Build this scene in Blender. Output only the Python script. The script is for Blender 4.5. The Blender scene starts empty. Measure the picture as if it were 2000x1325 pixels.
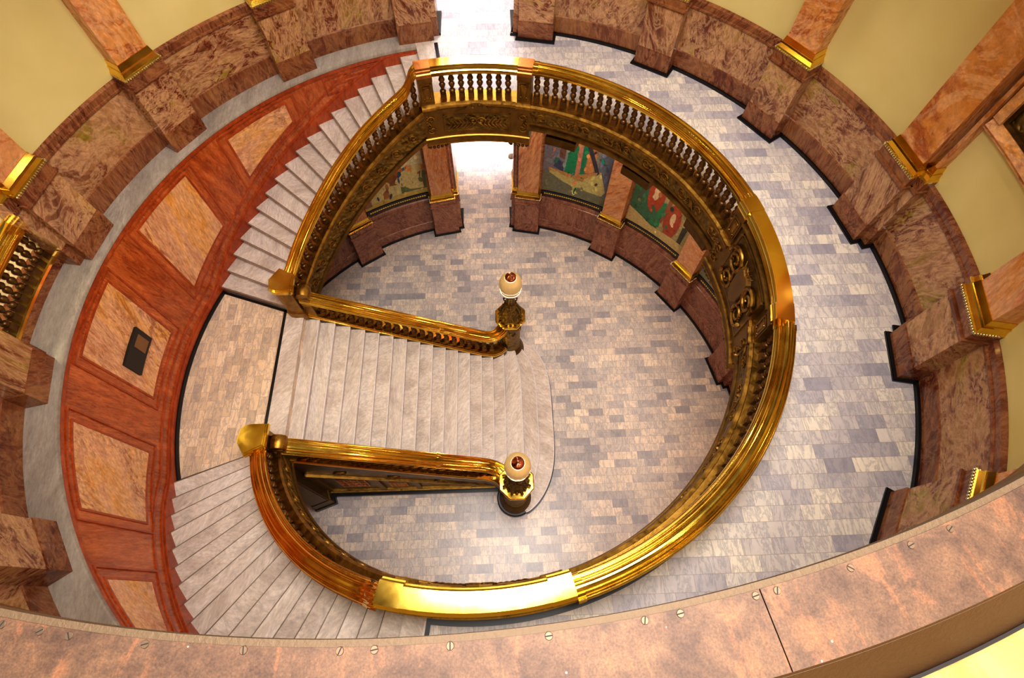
import bpy, math, random
from math import sin, cos, pi, radians as R, sqrt, atan2, degrees, hypot
from mathutils import Vector, Matrix
random.seed(7)
COL = bpy.context.scene.collection
H = 6.163       # height of the upper floor
ZL = 3.27       # height of the stair landing
SC = bpy.context.scene

# ------------------------------------------------------------------ materials
def new_mat(name):
    m = bpy.data.materials.new(name); m.use_nodes = True
    nt = m.node_tree; nt.nodes.clear()
    out = nt.nodes.new('ShaderNodeOutputMaterial'); b = nt.nodes.new('ShaderNodeBsdfPrincipled')
    nt.links.new(b.outputs[0], out.inputs[0])
    return m, nt, b
def N(nt, t, **kw):
    n = nt.nodes.new(t)
    for k, v in kw.items():
        if k.startswith('i_'):
            key = k[2:]
            n.inputs[int(key) if key.isdigit() else key].default_value = v
        else: setattr(n, k, v)
    return n
def lin(c):
    return tuple((x/12.92 if x <= .04045 else ((x+.055)/1.055)**2.4) for x in [v/255 for v in c]) + (1,)
def ramp(nt, stops, interp='LINEAR'):
    n = nt.nodes.new('ShaderNodeValToRGB'); cr = n.color_ramp; cr.interpolation = interp
    while len(cr.elements) < len(stops): cr.elements.new(.5)
    for e, (p, c) in zip(cr.elements, stops): e.position = p; e.color = c
    return n
def mathn(nt, op, a, b=None, c=None):
    n = nt.nodes.new('ShaderNodeMath'); n.operation = op
    for i, v in enumerate((a, b, c)):
        if v is None: continue
        if isinstance(v, (int, float)): n.inputs[i].default_value = v
        else: nt.links.new(v, n.inputs[i])
    return n.outputs[0]
def mixc(nt, fac, a, b, mode='MIX'):
    n = nt.nodes.new('ShaderNodeMix'); n.data_type = 'RGBA'; n.blend_type = mode
    for s, v in ((n.inputs[0], fac), (n.inputs[6], a), (n.inputs[7], b)):
        if isinstance(v, (int, float, tuple)): s.default_value = v
        else: nt.links.new(v, s)
    return n.outputs[2]
def coords(nt, rnd=True, scale=(1, 1, 1)):
    g = nt.nodes.new('ShaderNodeNewGeometry'); p = g.outputs['Position']
    mp = nt.nodes.new('ShaderNodeMapping'); mp.inputs['Scale'].default_value = scale
    if rnd:
        oi = nt.nodes.new('ShaderNodeObjectInfo')
        v = nt.nodes.new('ShaderNodeVectorMath'); v.operation = 'SCALE'
        cx = nt.nodes.new('ShaderNodeCombineXYZ')
        nt.links.new(oi.outputs['Random'], cx.inputs[0]); nt.links.new(oi.outputs['Random'], cx.inputs[2])
        nt.links.new(cx.outputs[0], v.inputs[0]); v.inputs['Scale'].default_value = 37.
        a = nt.nodes.new('ShaderNodeVectorMath'); a.operation = 'ADD'
        nt.links.new(p, a.inputs[0]); nt.links.new(v.outputs[0], a.inputs[1]); p = a.outputs[0]
    nt.links.new(p, mp.inputs[0])
    return mp.outputs[0]
def noise(nt, vec, scale, detail=6, rough=.6, dist=0.):
    n = N(nt, 'ShaderNodeTexNoise'); n.inputs['Scale'].default_value = scale; n.inputs['Detail'].default_value = detail
    n.inputs['Roughness'].default_value = rough; n.inputs['Distortion'].default_value = dist
    nt.links.new(vec, n.inputs['Vector']); return n.outputs['Fac']
def ridge(nt, f, k=14.):
    return mathn(nt, 'MAXIMUM', mathn(nt, 'SUBTRACT', 1.0, mathn(nt, 'MULTIPLY', mathn(nt, 'ABSOLUTE', mathn(nt, 'SUBTRACT', f, .5)), k)), 0.)
def marble(name, cols, vein, vein2=None, scale=1.6, rough=.22, vfac=.6, stretch=(1, 1, .6), rnd=True, grain=.0, pieces=False):
    m, nt, b = new_mat(name)
    v = coords(nt, rnd, stretch)
    if rnd:   # each block was cut another way
        oi = nt.nodes.new('ShaderNodeObjectInfo'); vr = N(nt, 'ShaderNodeVectorRotate', rotation_type='AXIS_ANGLE')
        vr.inputs['Axis'].default_value = (.5, .6, .62); nt.links.new(mathn(nt, 'MULTIPLY', oi.outputs['Random'], 40.), vr.inputs['Angle']); nt.links.new(v, vr.inputs['Vector'])
        mp = nt.nodes.new('ShaderNodeMapping'); mp.inputs['Scale'].default_value = (2.3, .55, 1.1); nt.links.new(vr.outputs[0], mp.inputs[0]); v = mp.outputs[0]
    f = noise(nt, v, scale, 8, .62, .7)
    n = len(cols); c = ramp(nt, [(.36+.28*i/(n-1), lin(cols[i])) for i in range(n)]); nt.links.new(f, c.inputs[0])
    big = ramp_link(nt, noise(nt, v, scale*.7, 3, .5), [(.42, (0, 0, 0, 1)), (.6, (1, 1, 1, 1))])
    r1 = mathn(nt, 'MULTIPLY', mathn(nt, 'MULTIPLY', ridge(nt, noise(nt, v, scale*1.9, 10, .66, .9), 20), vfac), mathn(nt, 'ADD', .35, big))
    col = mixc(nt, mathn(nt, 'MINIMUM', r1, 1.), c.outputs[0], lin(vein))
    if vein2:
        r2 = mathn(nt, 'MULTIPLY', ridge(nt, noise(nt, v, scale*2.1, 10, .7, 1.1), 17), vfac*.7)
        col = mixc(nt, r2, col, lin(vein2))
    if grain:
        g = noise(nt, v, 14, 8, .78)
        col = mixc(nt, grain, col, mixc(nt, 1.0, col, ramp_link(nt, g, [(.35, (.4, .36, .34, 1)), (.65, (1.6, 1.56, 1.5, 1))]), 'MULTIPLY'))
    nt.links.new(col, b.inputs['Base Color']); b.inputs['Roughness'].default_value = rough
    return m
def ramp_link(nt, f, stops):
    r = ramp(nt, stops); nt.links.new(f, r.inputs[0]); return r.outputs[0]
M = {}
M['red_marble'] = marble('red_marble', [(104, 58, 34), (144, 96, 62), (176, 132, 94), (168, 128, 82), (150, 126, 46)], (104, 38, 26), (204, 164, 124), 1.3, .14, .9, (1, 1, .8), grain=.4)
M['red_marble_dark'] = marble('red_marble_dark', [(104, 56, 32), (132, 78, 48), (148, 100, 58)], (86, 32, 18), (164, 116, 78), 1.5, .2, .8, grain=.4)
M['rose_marble'] = marble('rose_marble', [(114, 64, 46), (146, 90, 66), (164, 112, 84)], (98, 38, 28), (180, 132, 102), 2.2, .22, .7, grain=.45)
M['orange_marble'] = marble('orange_marble', [(150, 64, 20), (176, 84, 32), (196, 106, 52)], (124, 42, 12), (206, 126, 68), 2.0, .24, .5, grain=.45)
M['orange_deep'] = marble('orange_deep', [(146, 56, 14), (166, 70, 22), (180, 84, 34)], (120, 36, 8), None, 2.6, .3, .4, grain=.35)
M['tan_marble'] = marble('tan_marble', [(196, 136, 96), (216, 162, 122), (222, 166, 104), (216, 150, 62)], (150, 84, 48), (228, 186, 148), 1.1, .2, .7, grain=.5)
M['pink_marble'] = marble('pink_marble', [(190, 118, 50), (202, 138, 72), (208, 150, 98), (202, 142, 106)], (158, 84, 50), (226, 182, 138), .9, .16, .7, grain=.35)
M['stair_marble'] = marble('stair_marble', [(186, 172, 162), (204, 192, 182), (214, 204, 196)], (164, 154, 154), None, 1.3, .33, .3, (1, 1, 1), grain=.35)
M['nosing_highlight'] = marble('nosing_highlight_marble', [(204, 200, 206), (222, 216, 220)], (180, 172, 176), None, 2.2, .2, .3)  # paler tone for the painted highlight on the straight steps
M['edge_shade'] = marble('edge_shade', [(112, 98, 84), (134, 118, 104)], (96, 80, 70), None, 2.2, .5, .3)  # dark tone for the painted shade lines between the curved treads
M['ledge_marble'] = marble('ledge_marble', [(142, 132, 122), (156, 146, 136), (166, 156, 146)], (132, 120, 110), None, 1.2, .22, .4, grain=.3)
M['gold_marble'] = marble('gold_marble', [(150, 112, 56), (172, 142, 82), (182, 156, 100)], (130, 90, 44), None, 1.4, .3, .3)

def plain(name, c, rough=.6, metal=0., bump=0., bscale=40, spec=None):
    m, nt, b = new_mat(name); b.inputs['Base Color'].default_value = lin(c); b.inputs['Roughness'].default_value = rough
    b.inputs['Metallic'].default_value = metal
    if bump:
        v = coords(nt, False); f = noise(nt, v, bscale, 4, .6, .5)
        bp = N(nt, 'ShaderNodeBump'); bp.inputs['Strength'].default_value = bump; bp.inputs['Distance'].default_value = .01
        nt.links.new(f, bp.inputs['Height']); nt.links.new(bp.outputs[0], b.inputs['Normal'])
    return m
M['black'] = plain('black_marble', (16, 13, 16), .3)
M['black_box'] = plain('black_enamel', (30, 22, 16), .45)
M['white_paint'] = plain('white_paint', (238, 232, 222), .6)
M['screw'] = plain('steel_screw', (112, 92, 74), .45, .7)
M['slot'] = plain('dark_slot', (30, 22, 18), .7)
M['glass_lit'] = None
def metal(name, c1, c2, rough=.2, bump=0., scale=6., bscale=30., metallic=1.):
    m, nt, b = new_mat(name); v = coords(nt, False)
    f = noise(nt, v, scale, 5, .65, .6); c = ramp_link(nt, f, [(.35, lin(c1)), (.65, lin(c2))])
    nt.links.new(c, b.inputs['Base Color']); b.inputs['Metallic'].default_value = metallic
    rr = ramp_link(nt, f, [(.3, (rough*.7,)*3+(1,)), (.7, (rough*1.4,)*3+(1,))]); nt.links.new(rr, b.inputs['Roughness'])
    if bump:
        vo = N(nt, 'ShaderNodeTexVoronoi'); vo.feature = 'SMOOTH_F1'; vo.inputs['Scale'].default_value = bscale
        dn = N(nt, 'ShaderNodeTexNoise'); dn.inputs['Scale'].default_value = bscale*.6; nt.links.new(v, dn.inputs['Vector'])
        mx = N(nt, 'ShaderNodeVectorMath', operation='MULTIPLY_ADD'); nt.links.new(dn.outputs['Color'], mx.inputs[0])
        mx.inputs[1].default_value = (.12, .12, .12); nt.links.new(v, mx.inputs[2]); nt.links.new(mx.outputs[0], vo.inputs['Vector'])
        bp = N(nt, 'ShaderNodeBump'); bp.inputs['Strength'].default_value = bump; bp.inputs['Distance'].default_value = .05
        nt.links.new(vo.outputs['Distance'], bp.inputs['Height']); nt.links.new(bp.outputs[0], b.inputs['Normal'])
    return m
M['brass'] = metal('polished_brass', (224, 184, 70), (244, 208, 98), .14, 0, 3.)
M['brass_cap'] = metal('brass_cap', (240, 196, 74), (250, 214, 104), .12, 0, 2.)
M['worn_copper'] = metal('worn_copper_plate', (176, 112, 60), (206, 146, 84), .4, 0, 5.)
M['bronze'] = metal('dark_bronze', (82, 58, 18), (116, 86, 34), .38, 0, 5., metallic=.85)
M['bronze_smooth'] = metal('brown_bronze', (104, 74, 26), (136, 100, 42), .44, 0, 5., metallic=.8)
M['bronze_relief'] = metal('cast_bronze_relief', (100, 76, 28), (144, 114, 50), .42, 1., 5., 13., metallic=.8)
M['bronze_ornament'] = metal('bright_bronze_ornament', (128, 94, 36), (176, 136, 62), .36, .1, 8., 60.)
M['baluster'] = metal('cast_bronze_baluster', (88, 60, 26), (120, 84, 42), .38, 0, 8., metallic=.75)
M['soffit'] = plain('dim_soffit', (96, 76, 44), .7)
M['brown_paint'] = plain('brown_painted_metal', (84, 52, 28), .5, .2, .3, 60)

M['bead'] = metal('pale_brass_bead', (206, 190, 140), (226, 210, 160), .25, 0, 8.)
def cream_mat():
    m, nt, b = new_mat('cream_plaster'); v = coords(nt, False)
    f = noise(nt, v, .9, 4, .5); c = ramp_link(nt, f, [(.3, lin((210, 192, 126))), (.7, lin((220, 204, 142)))])
    nt.links.new(c, b.inputs['Base Color']); b.inputs['Roughness'].default_value = .75
    return m
M['cream'] = cream_mat()

def tile_mat(name, swap=False, W=.375, Hh=.19, stops=None, joint=(150, 138, 132)):
    m, nt, b = new_mat(name)
    g = nt.nodes.new('ShaderNodeNewGeometry'); s = nt.nodes.new('ShaderNodeSeparateXYZ'); nt.links.new(g.outputs['Position'], s.inputs[0])
    x, y = (s.outputs[1], s.outputs[0]) if swap else (s.outputs[0], s.outputs[1])
    ry = mathn(nt, 'DIVIDE', mathn(nt, 'ADD', y, 40.04), Hh); row = mathn(nt, 'FLOOR', ry)
    wn = N(nt, 'ShaderNodeTexWhiteNoise', noise_dimensions='1D'); nt.links.new(row, wn.inputs['W'])
    off = mathn(nt, 'ADD', mathn(nt, 'MULTIPLY', mathn(nt, 'MODULO', row, 2.), .5), mathn(nt, 'MULTIPLY', wn.outputs['Value'], .3))
    rx = mathn(nt, 'ADD', mathn(nt, 'DIVIDE', mathn(nt, 'ADD', x, 40.), W), off); colm = mathn(nt, 'FLOOR', rx)
    cv = N(nt, 'ShaderNodeCombineXYZ'); nt.links.new(colm, cv.inputs[0]); nt.links.new(row, cv.inputs[1])
    w2 = N(nt, 'ShaderNodeTexWhiteNoise', noise_dimensions='2D'); nt.links.new(cv.outputs[0], w2.inputs['Vector'])
    base = ramp_link(nt, w2.outputs['Value'], stops)
    # veins, different in each tile
    vm = N(nt, 'ShaderNodeVectorMath', operation='MULTIPLY_ADD'); nt.links.new(w2.outputs['Color'], vm.inputs[0])
    vm.inputs[1].default_value = (9, 9, 9); nt.links.new(g.outputs['Position'], vm.inputs[2])
    vmm = nt.nodes.new('ShaderNodeMapping'); vmm.inputs['Rotation'].default_value = (0, 0, .6); vmm.inputs['Scale'].default_value = (1.9, .6, 1); nt.links.new(vm.outputs[0], vmm.inputs[0]); n1 = noise(nt, vmm.outputs[0], 4.2, 10, .7, .6)
    vv = mathn(nt, 'MULTIPLY', ridge(nt, n1, 20), .5)
    col = mixc(nt, vv, base, lin((132, 132, 148)))
    n2 = noise(nt, vm.outputs[0], 5.5, 7, .7, .3); col = mixc(nt, .35, col, mixc(nt, 1., col, ramp_link(nt, n2, [(.3, (.7, .7, .76, 1)), (.7, (1.22, 1.2, 1.16, 1))]), 'MULTIPLY'))
    ex = mathn(nt, 'MULTIPLY', mathn(nt, 'MINIMUM', mathn(nt, 'FRACT', rx), mathn(nt, 'SUBTRACT', 1., mathn(nt, 'FRACT', rx))), W)
    ey = mathn(nt, 'MULTIPLY', mathn(nt, 'MINIMUM', mathn(nt, 'FRACT', ry), mathn(nt, 'SUBTRACT', 1., mathn(nt, 'FRACT', ry))), Hh)
    e = mathn(nt, 'LESS_THAN', mathn(nt, 'MINIMUM', ex, ey), .0028)
    col = mixc(nt, mathn(nt, 'MULTIPLY', e, .7), col, lin(joint))
    nt.links.new(col, b.inputs['Base Color']); b.inputs['Roughness'].default_value = .3
    return m
ST = [(0., lin((164, 160, 170))), (.15, lin((186, 180, 186))), (.45, lin((204, 196, 194))), (.75, lin((216, 208, 202))), (1., lin((230, 220, 206)))]
ST2 = [(0., lin((164, 160, 162))), (.18, lin((188, 180, 176))), (.5, lin((208, 198, 188))), (.8, lin((220, 206, 190))), (1., lin((234, 218, 198)))]
ST3 = [(0., lin((196, 174, 150))), (.3, lin((214, 190, 162))), (.7, lin((226, 200, 168))), (1., lin((234, 210, 180)))]
M['tile'] = tile_mat('white_marble_tiles', stops=ST)
M['tile_low'] = tile_mat('grey_marble_tiles', stops=ST2)
M['tile_landing'] = tile_mat('warm_marble_tiles', True, .36, .165, ST3, (150, 128, 108))

def copper_mat():
    m, nt, b = new_mat('tarnished_copper_sheet')
    g = nt.nodes.new('ShaderNodeNewGeometry'); s = nt.nodes.new('ShaderNodeSeparateXYZ'); nt.links.new(g.outputs['Position'], s.inputs[0])
    ang = mathn(nt, 'ARCTAN2', s.outputs[1], s.outputs[0])
    rr = mathn(nt, 'SQRT', mathn(nt, 'ADD', mathn(nt, 'MULTIPLY', s.outputs[0], s.outputs[0]), mathn(nt, 'MULTIPLY', s.outputs[1], s.outputs[1])))
    cv = N(nt, 'ShaderNodeCombineXYZ'); nt.links.new(mathn(nt, 'MULTIPLY', ang, 4.3), cv.inputs[0]); nt.links.new(mathn(nt, 'MULTIPLY', rr, .22), cv.inputs[1])
    st = noise(nt, cv.outputs[0], 16, 5, .6, 1.2)
    f1 = noise(nt, g.outputs['Position'], 9, 8, .7, .4); f2 = noise(nt, g.outputs['Position'], 190, 4, .75)
    c = ramp_link(nt, f1, [(.36, lin((76, 54, 42))), (.5, lin((96, 70, 53))), (.66, lin((114, 84, 62)))])
    c = mixc(nt, mathn(nt, 'MULTIPLY', ramp_link(nt, mathn(nt, 'MULTIPLY', st, mathn(nt, 'ADD', f1, .5)), [(.56, (0, 0, 0, 1)), (.68, (1, 1, 1, 1))]), .7), c, lin((132, 88, 60)))
    c = mixc(nt, .55, c, mixc(nt, 1., c, ramp_link(nt, f2, [(.35, (.5, .48, .5, 1)), (.65, (1.45, 1.45, 1.4, 1))]), 'MULTIPLY'))
    vo = N(nt, 'ShaderNodeTexVoronoi'); vo.inputs['Scale'].default_value = 22; nt.links.new(g.outputs['Position'], vo.inputs['Vector'])
    vn = N(nt, 'ShaderNodeSeparateColor'); nt.links.new(vo.outputs['Color'], vn.inputs[0])
    dot = mathn(nt, 'MULTIPLY', mathn(nt, 'LESS_THAN', vo.outputs['Distance'], .055), mathn(nt, 'GREATER_THAN', vn.outputs[0], .55))
    c = mixc(nt, mathn(nt, 'MULTIPLY', dot, .8), c, lin((206, 200, 176)))
    nt.links.new(c, b.inputs['Base Color']); b.inputs['Metallic'].default_value = .25; b.inputs['Roughness'].default_value = .5
    return m
M['copper'] = copper_mat()
def vcol_mat(name, rough=.7):
    m, nt, b = new_mat(name); a = N(nt, 'ShaderNodeAttribute', attribute_name='Col')
    v = coords(nt, False); f = noise(nt, v, 14, 6, .7, .5)
    c = mixc(nt, .55, a.outputs['Color'], mixc(nt, 1., a.outputs['Color'], ramp_link(nt, f, [(.3, (.5, .5, .5, 1)), (.7, (1.5, 1.5, 1.5, 1))]), 'MULTIPLY'))
    nt.links.new(c, b.inputs['Base Color']); b.inputs['Roughness'].default_value = rough
    return m
M['mural'] = vcol_mat('painted_canvas')
def glow_mat():
    m, nt, b = new_mat('lit_fluted_glass'); b.inputs['Base Color'].default_value = lin((196, 166, 108)); b.inputs['Roughness'].default_value = .3
    b.inputs['Emission Color'].default_value = (1., .72, .36, 1); b.inputs['Emission Strength'].default_value = .10
    return m
M['glass_lit'] = glow_mat()
def emit(name, c, s):
    m, nt, b = new_mat(name); b.inputs['Base Color'].default_value = (.8, .8, .8, 1)
    b.inputs['Emission Color'].default_value = c; b.inputs['Emission Strength'].default_value = s
    return m
M['bulb'] = emit('glowing_rim', (1., .86, .6, 1), 1.3)

# ------------------------------------------------------------------ mesh helpers
def P(r, a, z): return (r*cos(R(a)), r*sin(R(a)), z)
class MB:
    def __init__(s): s.v = []; s.f = []; s.c = []
    def add(s, vs, fs, col=None):
        o = len(s.v); s.v += [tuple(x) for x in vs]; s.f += [tuple(i+o for i in f) for f in fs]; s.c += [col]*len(fs); return s
    def box(s, x0, x1, y0, y1, z0, z1, T=None):
        vs = [(x, y, z) for z in (z0, z1) for y in (y0, y1) for x in (x0, x1)]
        if T: vs = [T(*p) for p in vs]
        return s.add(vs, [(0, 2, 3, 1), (4, 5, 7, 6), (0, 1, 5, 4), (2, 6, 7, 3), (0, 4, 6, 2), (1, 3, 7, 5)])
    def prism(s, poly, z0, z1):
        n = len(poly); vs = [(x, y, z0) for x, y in poly]+[(x, y, z1) for x, y in poly]
        return s.add(vs, [tuple(range(n-1, -1, -1)), tuple(range(n, 2*n))]+[(i, (i+1) % n, n+(i+1) % n, n+i) for i in range(n)])
    def lathe(s, prof, c=(0, 0, 0), n=16, sq=None, T=None):
        vs = []
        for r, z in prof:
            for i in range(n):
                a = 2*pi*(i+.5)/n; p = (c[0]+r*cos(a), c[1]+r*sin(a), c[2]+z)
                vs.append(T(*p) if T else p)
        m = len(prof); fs = [(j*n+i, j*n+(i+1) % n, (j+1)*n+(i+1) % n, (j+1)*n+i) for j in range(m-1) for i in range(n)]
        fs += [tuple(range(n-1, -1, -1)), tuple((m-1)*n+i for i in range(n))]
        return s.add(vs, fs)
    def arc(s, prof, a0, a1, zf=None, step=1.5, closed=True, caps=True):
        """sweep a profile of (radius, z) from angle a0 to a1 about the rotunda axis; zf(angle) lifts it"""
        n = max(1, int(math.ceil(abs(a1-a0)/step))); m = len(prof); full = abs(abs(a1-a0)-360) < 1e-6
        vs = []; cols = n if full else n+1
        for i in range(cols):
            a = a0+(a1-a0)*i/n; dz = zf(a) if zf else 0
            vs += [P(r, a, z+dz) for r, z in prof]
        fs = []
        for i in range(n):
            i2 = (i+1) % cols
            for j in range(m if closed else m-1):
                j2 = (j+1) % m; fs.append((i*m+j, i2*m+j, i2*m+j2, i*m+j2))
        if closed and caps and not full: fs += [tuple(range(m)), tuple((cols-1)*m+j for j in range(m-1, -1, -1))]
        return s.add(vs, fs)
    def sweep(s, prof, path, caps=True):
        """sweep a profile (side, up) along a path of points; side is horizontal"""
        m = len(prof); n = len(path); vs = []
        for i, p in enumerate(path):
            a = Vector(path[max(0, i-1)]); b = Vector(path[min(n-1, i+1)]); t = (b-a); t.z = 0; t.normalize()
            sd = Vector((t.y, -t.x, 0))
            vs += [tuple(Vector(p)+sd*u+Vector((0, 0, w))) for u, w in prof]
        fs = [(i*m+j, i*m+(j+1) % m, (i+1)*m+(j+1) % m, (i+1)*m+j) for i in range(n-1) for j in range(m)]
        if caps: fs += [tuple(range(m-1, -1, -1)), tuple((n-1)*m+j for j in range(m))]
        return s.add(vs, fs)
    def tube(s, pts, rad, n=6, taper=None):
        pts = [Vector(p) for p in pts]; vs = []; m = len(pts)
        for i, p in enumerate(pts):
            t = (pts[min(m-1, i+1)]-pts[max(0, i-1)]).normalized()
            up = Vector((0, 0, 1)) if abs(t.z) < .9 else Vector((1, 0, 0))
            a = t.cross(up).normalized(); b = t.cross(a)
            r = rad*(taper[0]+(taper[1]-taper[0])*i/(m-1) if taper else 1)
            vs += [tuple(p+a*r*cos(2*pi*k/n)+b*r*sin(2*pi*k/n)) for k in range(n)]
        fs = [(i*n+k, i*n+(k+1) % n, (i+1)*n+(k+1) % n, (i+1)*n+k) for i in range(m-1) for k in range(n)]
        fs += [tuple(range(n-1, -1, -1)), tuple((m-1)*n+k for k in range(n))]
        return s.add(vs, fs)
    def ball(s, c, r, n=8, m=5, sc=(1, 1, 1)):
        prof = [(sin(pi*(j+.5)/(m))*1., -cos(pi*(j+.5)/m)) for j in range(m)]
        return s.lathe([(r*a, r*b*sc[2]) for a, b in prof], c, n)
    def mesh(s, name, mat, ang=35):
        me = bpy.data.meshes.new(name); me.from_pydata(s.v, [], s.f); me.materials.append(mat)
        if any(c is not None for c in s.c):
            at = me.color_attributes.new('Col', 'FLOAT_COLOR', 'CORNER'); k = 0
            for f, c in zip(me.polygons, s.c):
                for _ in range(f.loop_total): at.data[k].color = c or (1, 1, 1, 1); k += 1
        import bmesh
        bm = bmesh.new(); bm.from_mesh(me); bmesh.ops.recalc_face_normals(bm, faces=bm.faces[:]) if not any(s.c) else None
        bm.to_mesh(me); bm.free()
        me.polygons.foreach_set('use_smooth', [True]*len(me.polygons)); me.set_sharp_from_angle(angle=R(ang))
        me.update(); return me
    def build(s, name, mat, parent=None, ang=35):
        o = bpy.data.objects.new(name, s.mesh(name, M[mat] if isinstance(mat, str) else mat, ang)); COL.objects.link(o)
        if parent: attach(o, parent)
        return o
def attach(o, parent):
    o.parent = parent
    # parts are modelled in world coordinates while things stand at their base
    o.matrix_parent_inverse = Matrix.Translation(-Vector(parent.location)) if parent.type == 'EMPTY' else Matrix()
def thing(name, label, cat, group=None, loc=(0, 0, 0)):
    o = bpy.data.objects.new(name, None); COL.objects.link(o); o.location = loc; o.empty_display_size = .1
    o['label'] = label; o['category'] = cat
    if group: o['group'] = group
    return o
def tag(o, label, cat, group=None):
    o['label'] = label; o['category'] = cat
    if group: o['group'] = group
    return o
def struct(o, label=None, cat=None):
    o['kind'] = 'structure'; o['label'] = label; o['category'] = cat; return o

# ------------------------------------------------------------------ ground floor, upper floor, landing
TH = 98.4      # the upper floor runs from -TH to +TH; the stairwell takes the rest
mb = MB(); mb.prism([P(16, i*5, 0)[:2] for i in range(72)], -.2, 0.)
struct(mb.build('floor', 'tile_low'), 'pale grey marble tiled ground floor seen down the well', 'floor')
mb = MB(); mb.arc([(4.2, H-.30), (6.95, H-.30), (6.95, H), (4.2, H)], -TH, TH, step=2)
mb.box(-3., 3., 6.7, 13., H-.30, H-.001)
mb.box(6.6, 12., -3, 3, H-.30, H-.002)
struct(mb.build('floor', 'tile'), 'white marble tiled upper gallery floor around the well', 'floor')
mb = MB(); mb.box(-12, -6.62, -2.2, 2.2, H-.3, H+.0)
struct(mb.build('floor', 'tile_landing'), 'tiled floor of the side passage behind the wall balustrade', 'floor')
# landing
pl = []
for i in range(0, 21): pl.append(P(5.97, 160+40*i/20, 0)[:2])
pl += [P(4.30, 200, 0)[:2], (-4.16, -1.47), (-3.79, -1.47), (-3.79, 1.47), (-4.16, 1.47), P(4.30, 160, 0)[:2]]
mb = MB(); mb.prism(pl, ZL-.30, ZL)
struct(mb.build('floor', 'tile_landing'), 'warm marble tiled stair landing between the two curved flights', 'landing')
mb = MB(); mb.box(-4.16, -3.785, -1.36, 1.36, ZL-.05, ZL+.004)
struct(mb.build('trim_1', 'stair_marble'), 'pale marble edging slab at the head of the straight flight', 'edging')
mb = MB(); mb.box(-4.215, -4.155, -1.52, 1.52, ZL, ZL+.008)
for s in (1, -1):
    a = Vector(P(4.3, 160.3*s, 0)); b = Vector(P(5.95, 160.3*s, 0)); n = Vector((-(b-a).y, (b-a).x, 0)).normalized()*.028
    q = [(a-n)[:2], (b-n)[:2], (b+n)[:2], (a+n)[:2]]; mb.prism(q if s > 0 else q, ZL, ZL+.008)
mb.arc([(5.875, ZL), (5.95, ZL), (5.95, ZL+.06), (5.90, ZL+.06), (5.875, ZL+.008)], 160, 200)
struct(mb.build('trim_2', 'black'), 'black marble border strip around the stair landing', 'border')
# marble margins where the upper floor meets the stair heads, with black strips
for s, nm in ((1, 'north'), (-1, 'south')):
    mb = MB(); mb.arc([(4.2, H-.30), (6.9, H-.30), (6.9, H), (4.2, H)], TH*s, 101.6*s)
    struct(mb.build('trim_3', 'stair_marble'), 'pale marble margin at the head of the %s curved flight' % nm, 'margin')
    mb = MB(); mb.arc([(4.2, H), (5.98, H), (5.98, H+.008), (4.2, H+.008)], 97.4*s, 98.1*s)
    struct(mb.build('trim_4', 'black'), 'black strip in the upper floor before the %s stair head' % nm, 'border')
mb = MB(); mb.arc([(4.30, H), (4.40, H), (4.40, H+.010), (4.30, H+.010)], -97.4, 97.4)
struct(mb.build('trim_6', 'black'), 'black marble border on the upper floor along the balustrade foot', 'border')
# ledge on top of the orange stair wall
mb = MB(); mb.arc([(5.95, H-.12), (6.6, H-.12), (6.6, H), (5.965, H), (5.945, H-.008), (5.935, H-.03), (5.935, H-.06), (5.95, H-.075)], 101.6, 258.4)
mb.arc([(6.5, H-.12), (6.75, H-.12), (6.75, H-.001), (6.5, H-.001)], 165, 195)
struct(mb.build('trim_5', 'ledge_marble'), 'grey marble ledge curving along the top of the orange stair wall', 'ledge')
# soffit under the gallery
mb = MB(); mb.arc([(4.25, 5.60), (6.5, 5.60), (6.5, 5.86), (4.25, 5.86)], -TH, TH)
struct(mb.build('ceiling', 'bronze_smooth'), 'bronze soffit under the upper gallery', 'ceiling')

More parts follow.
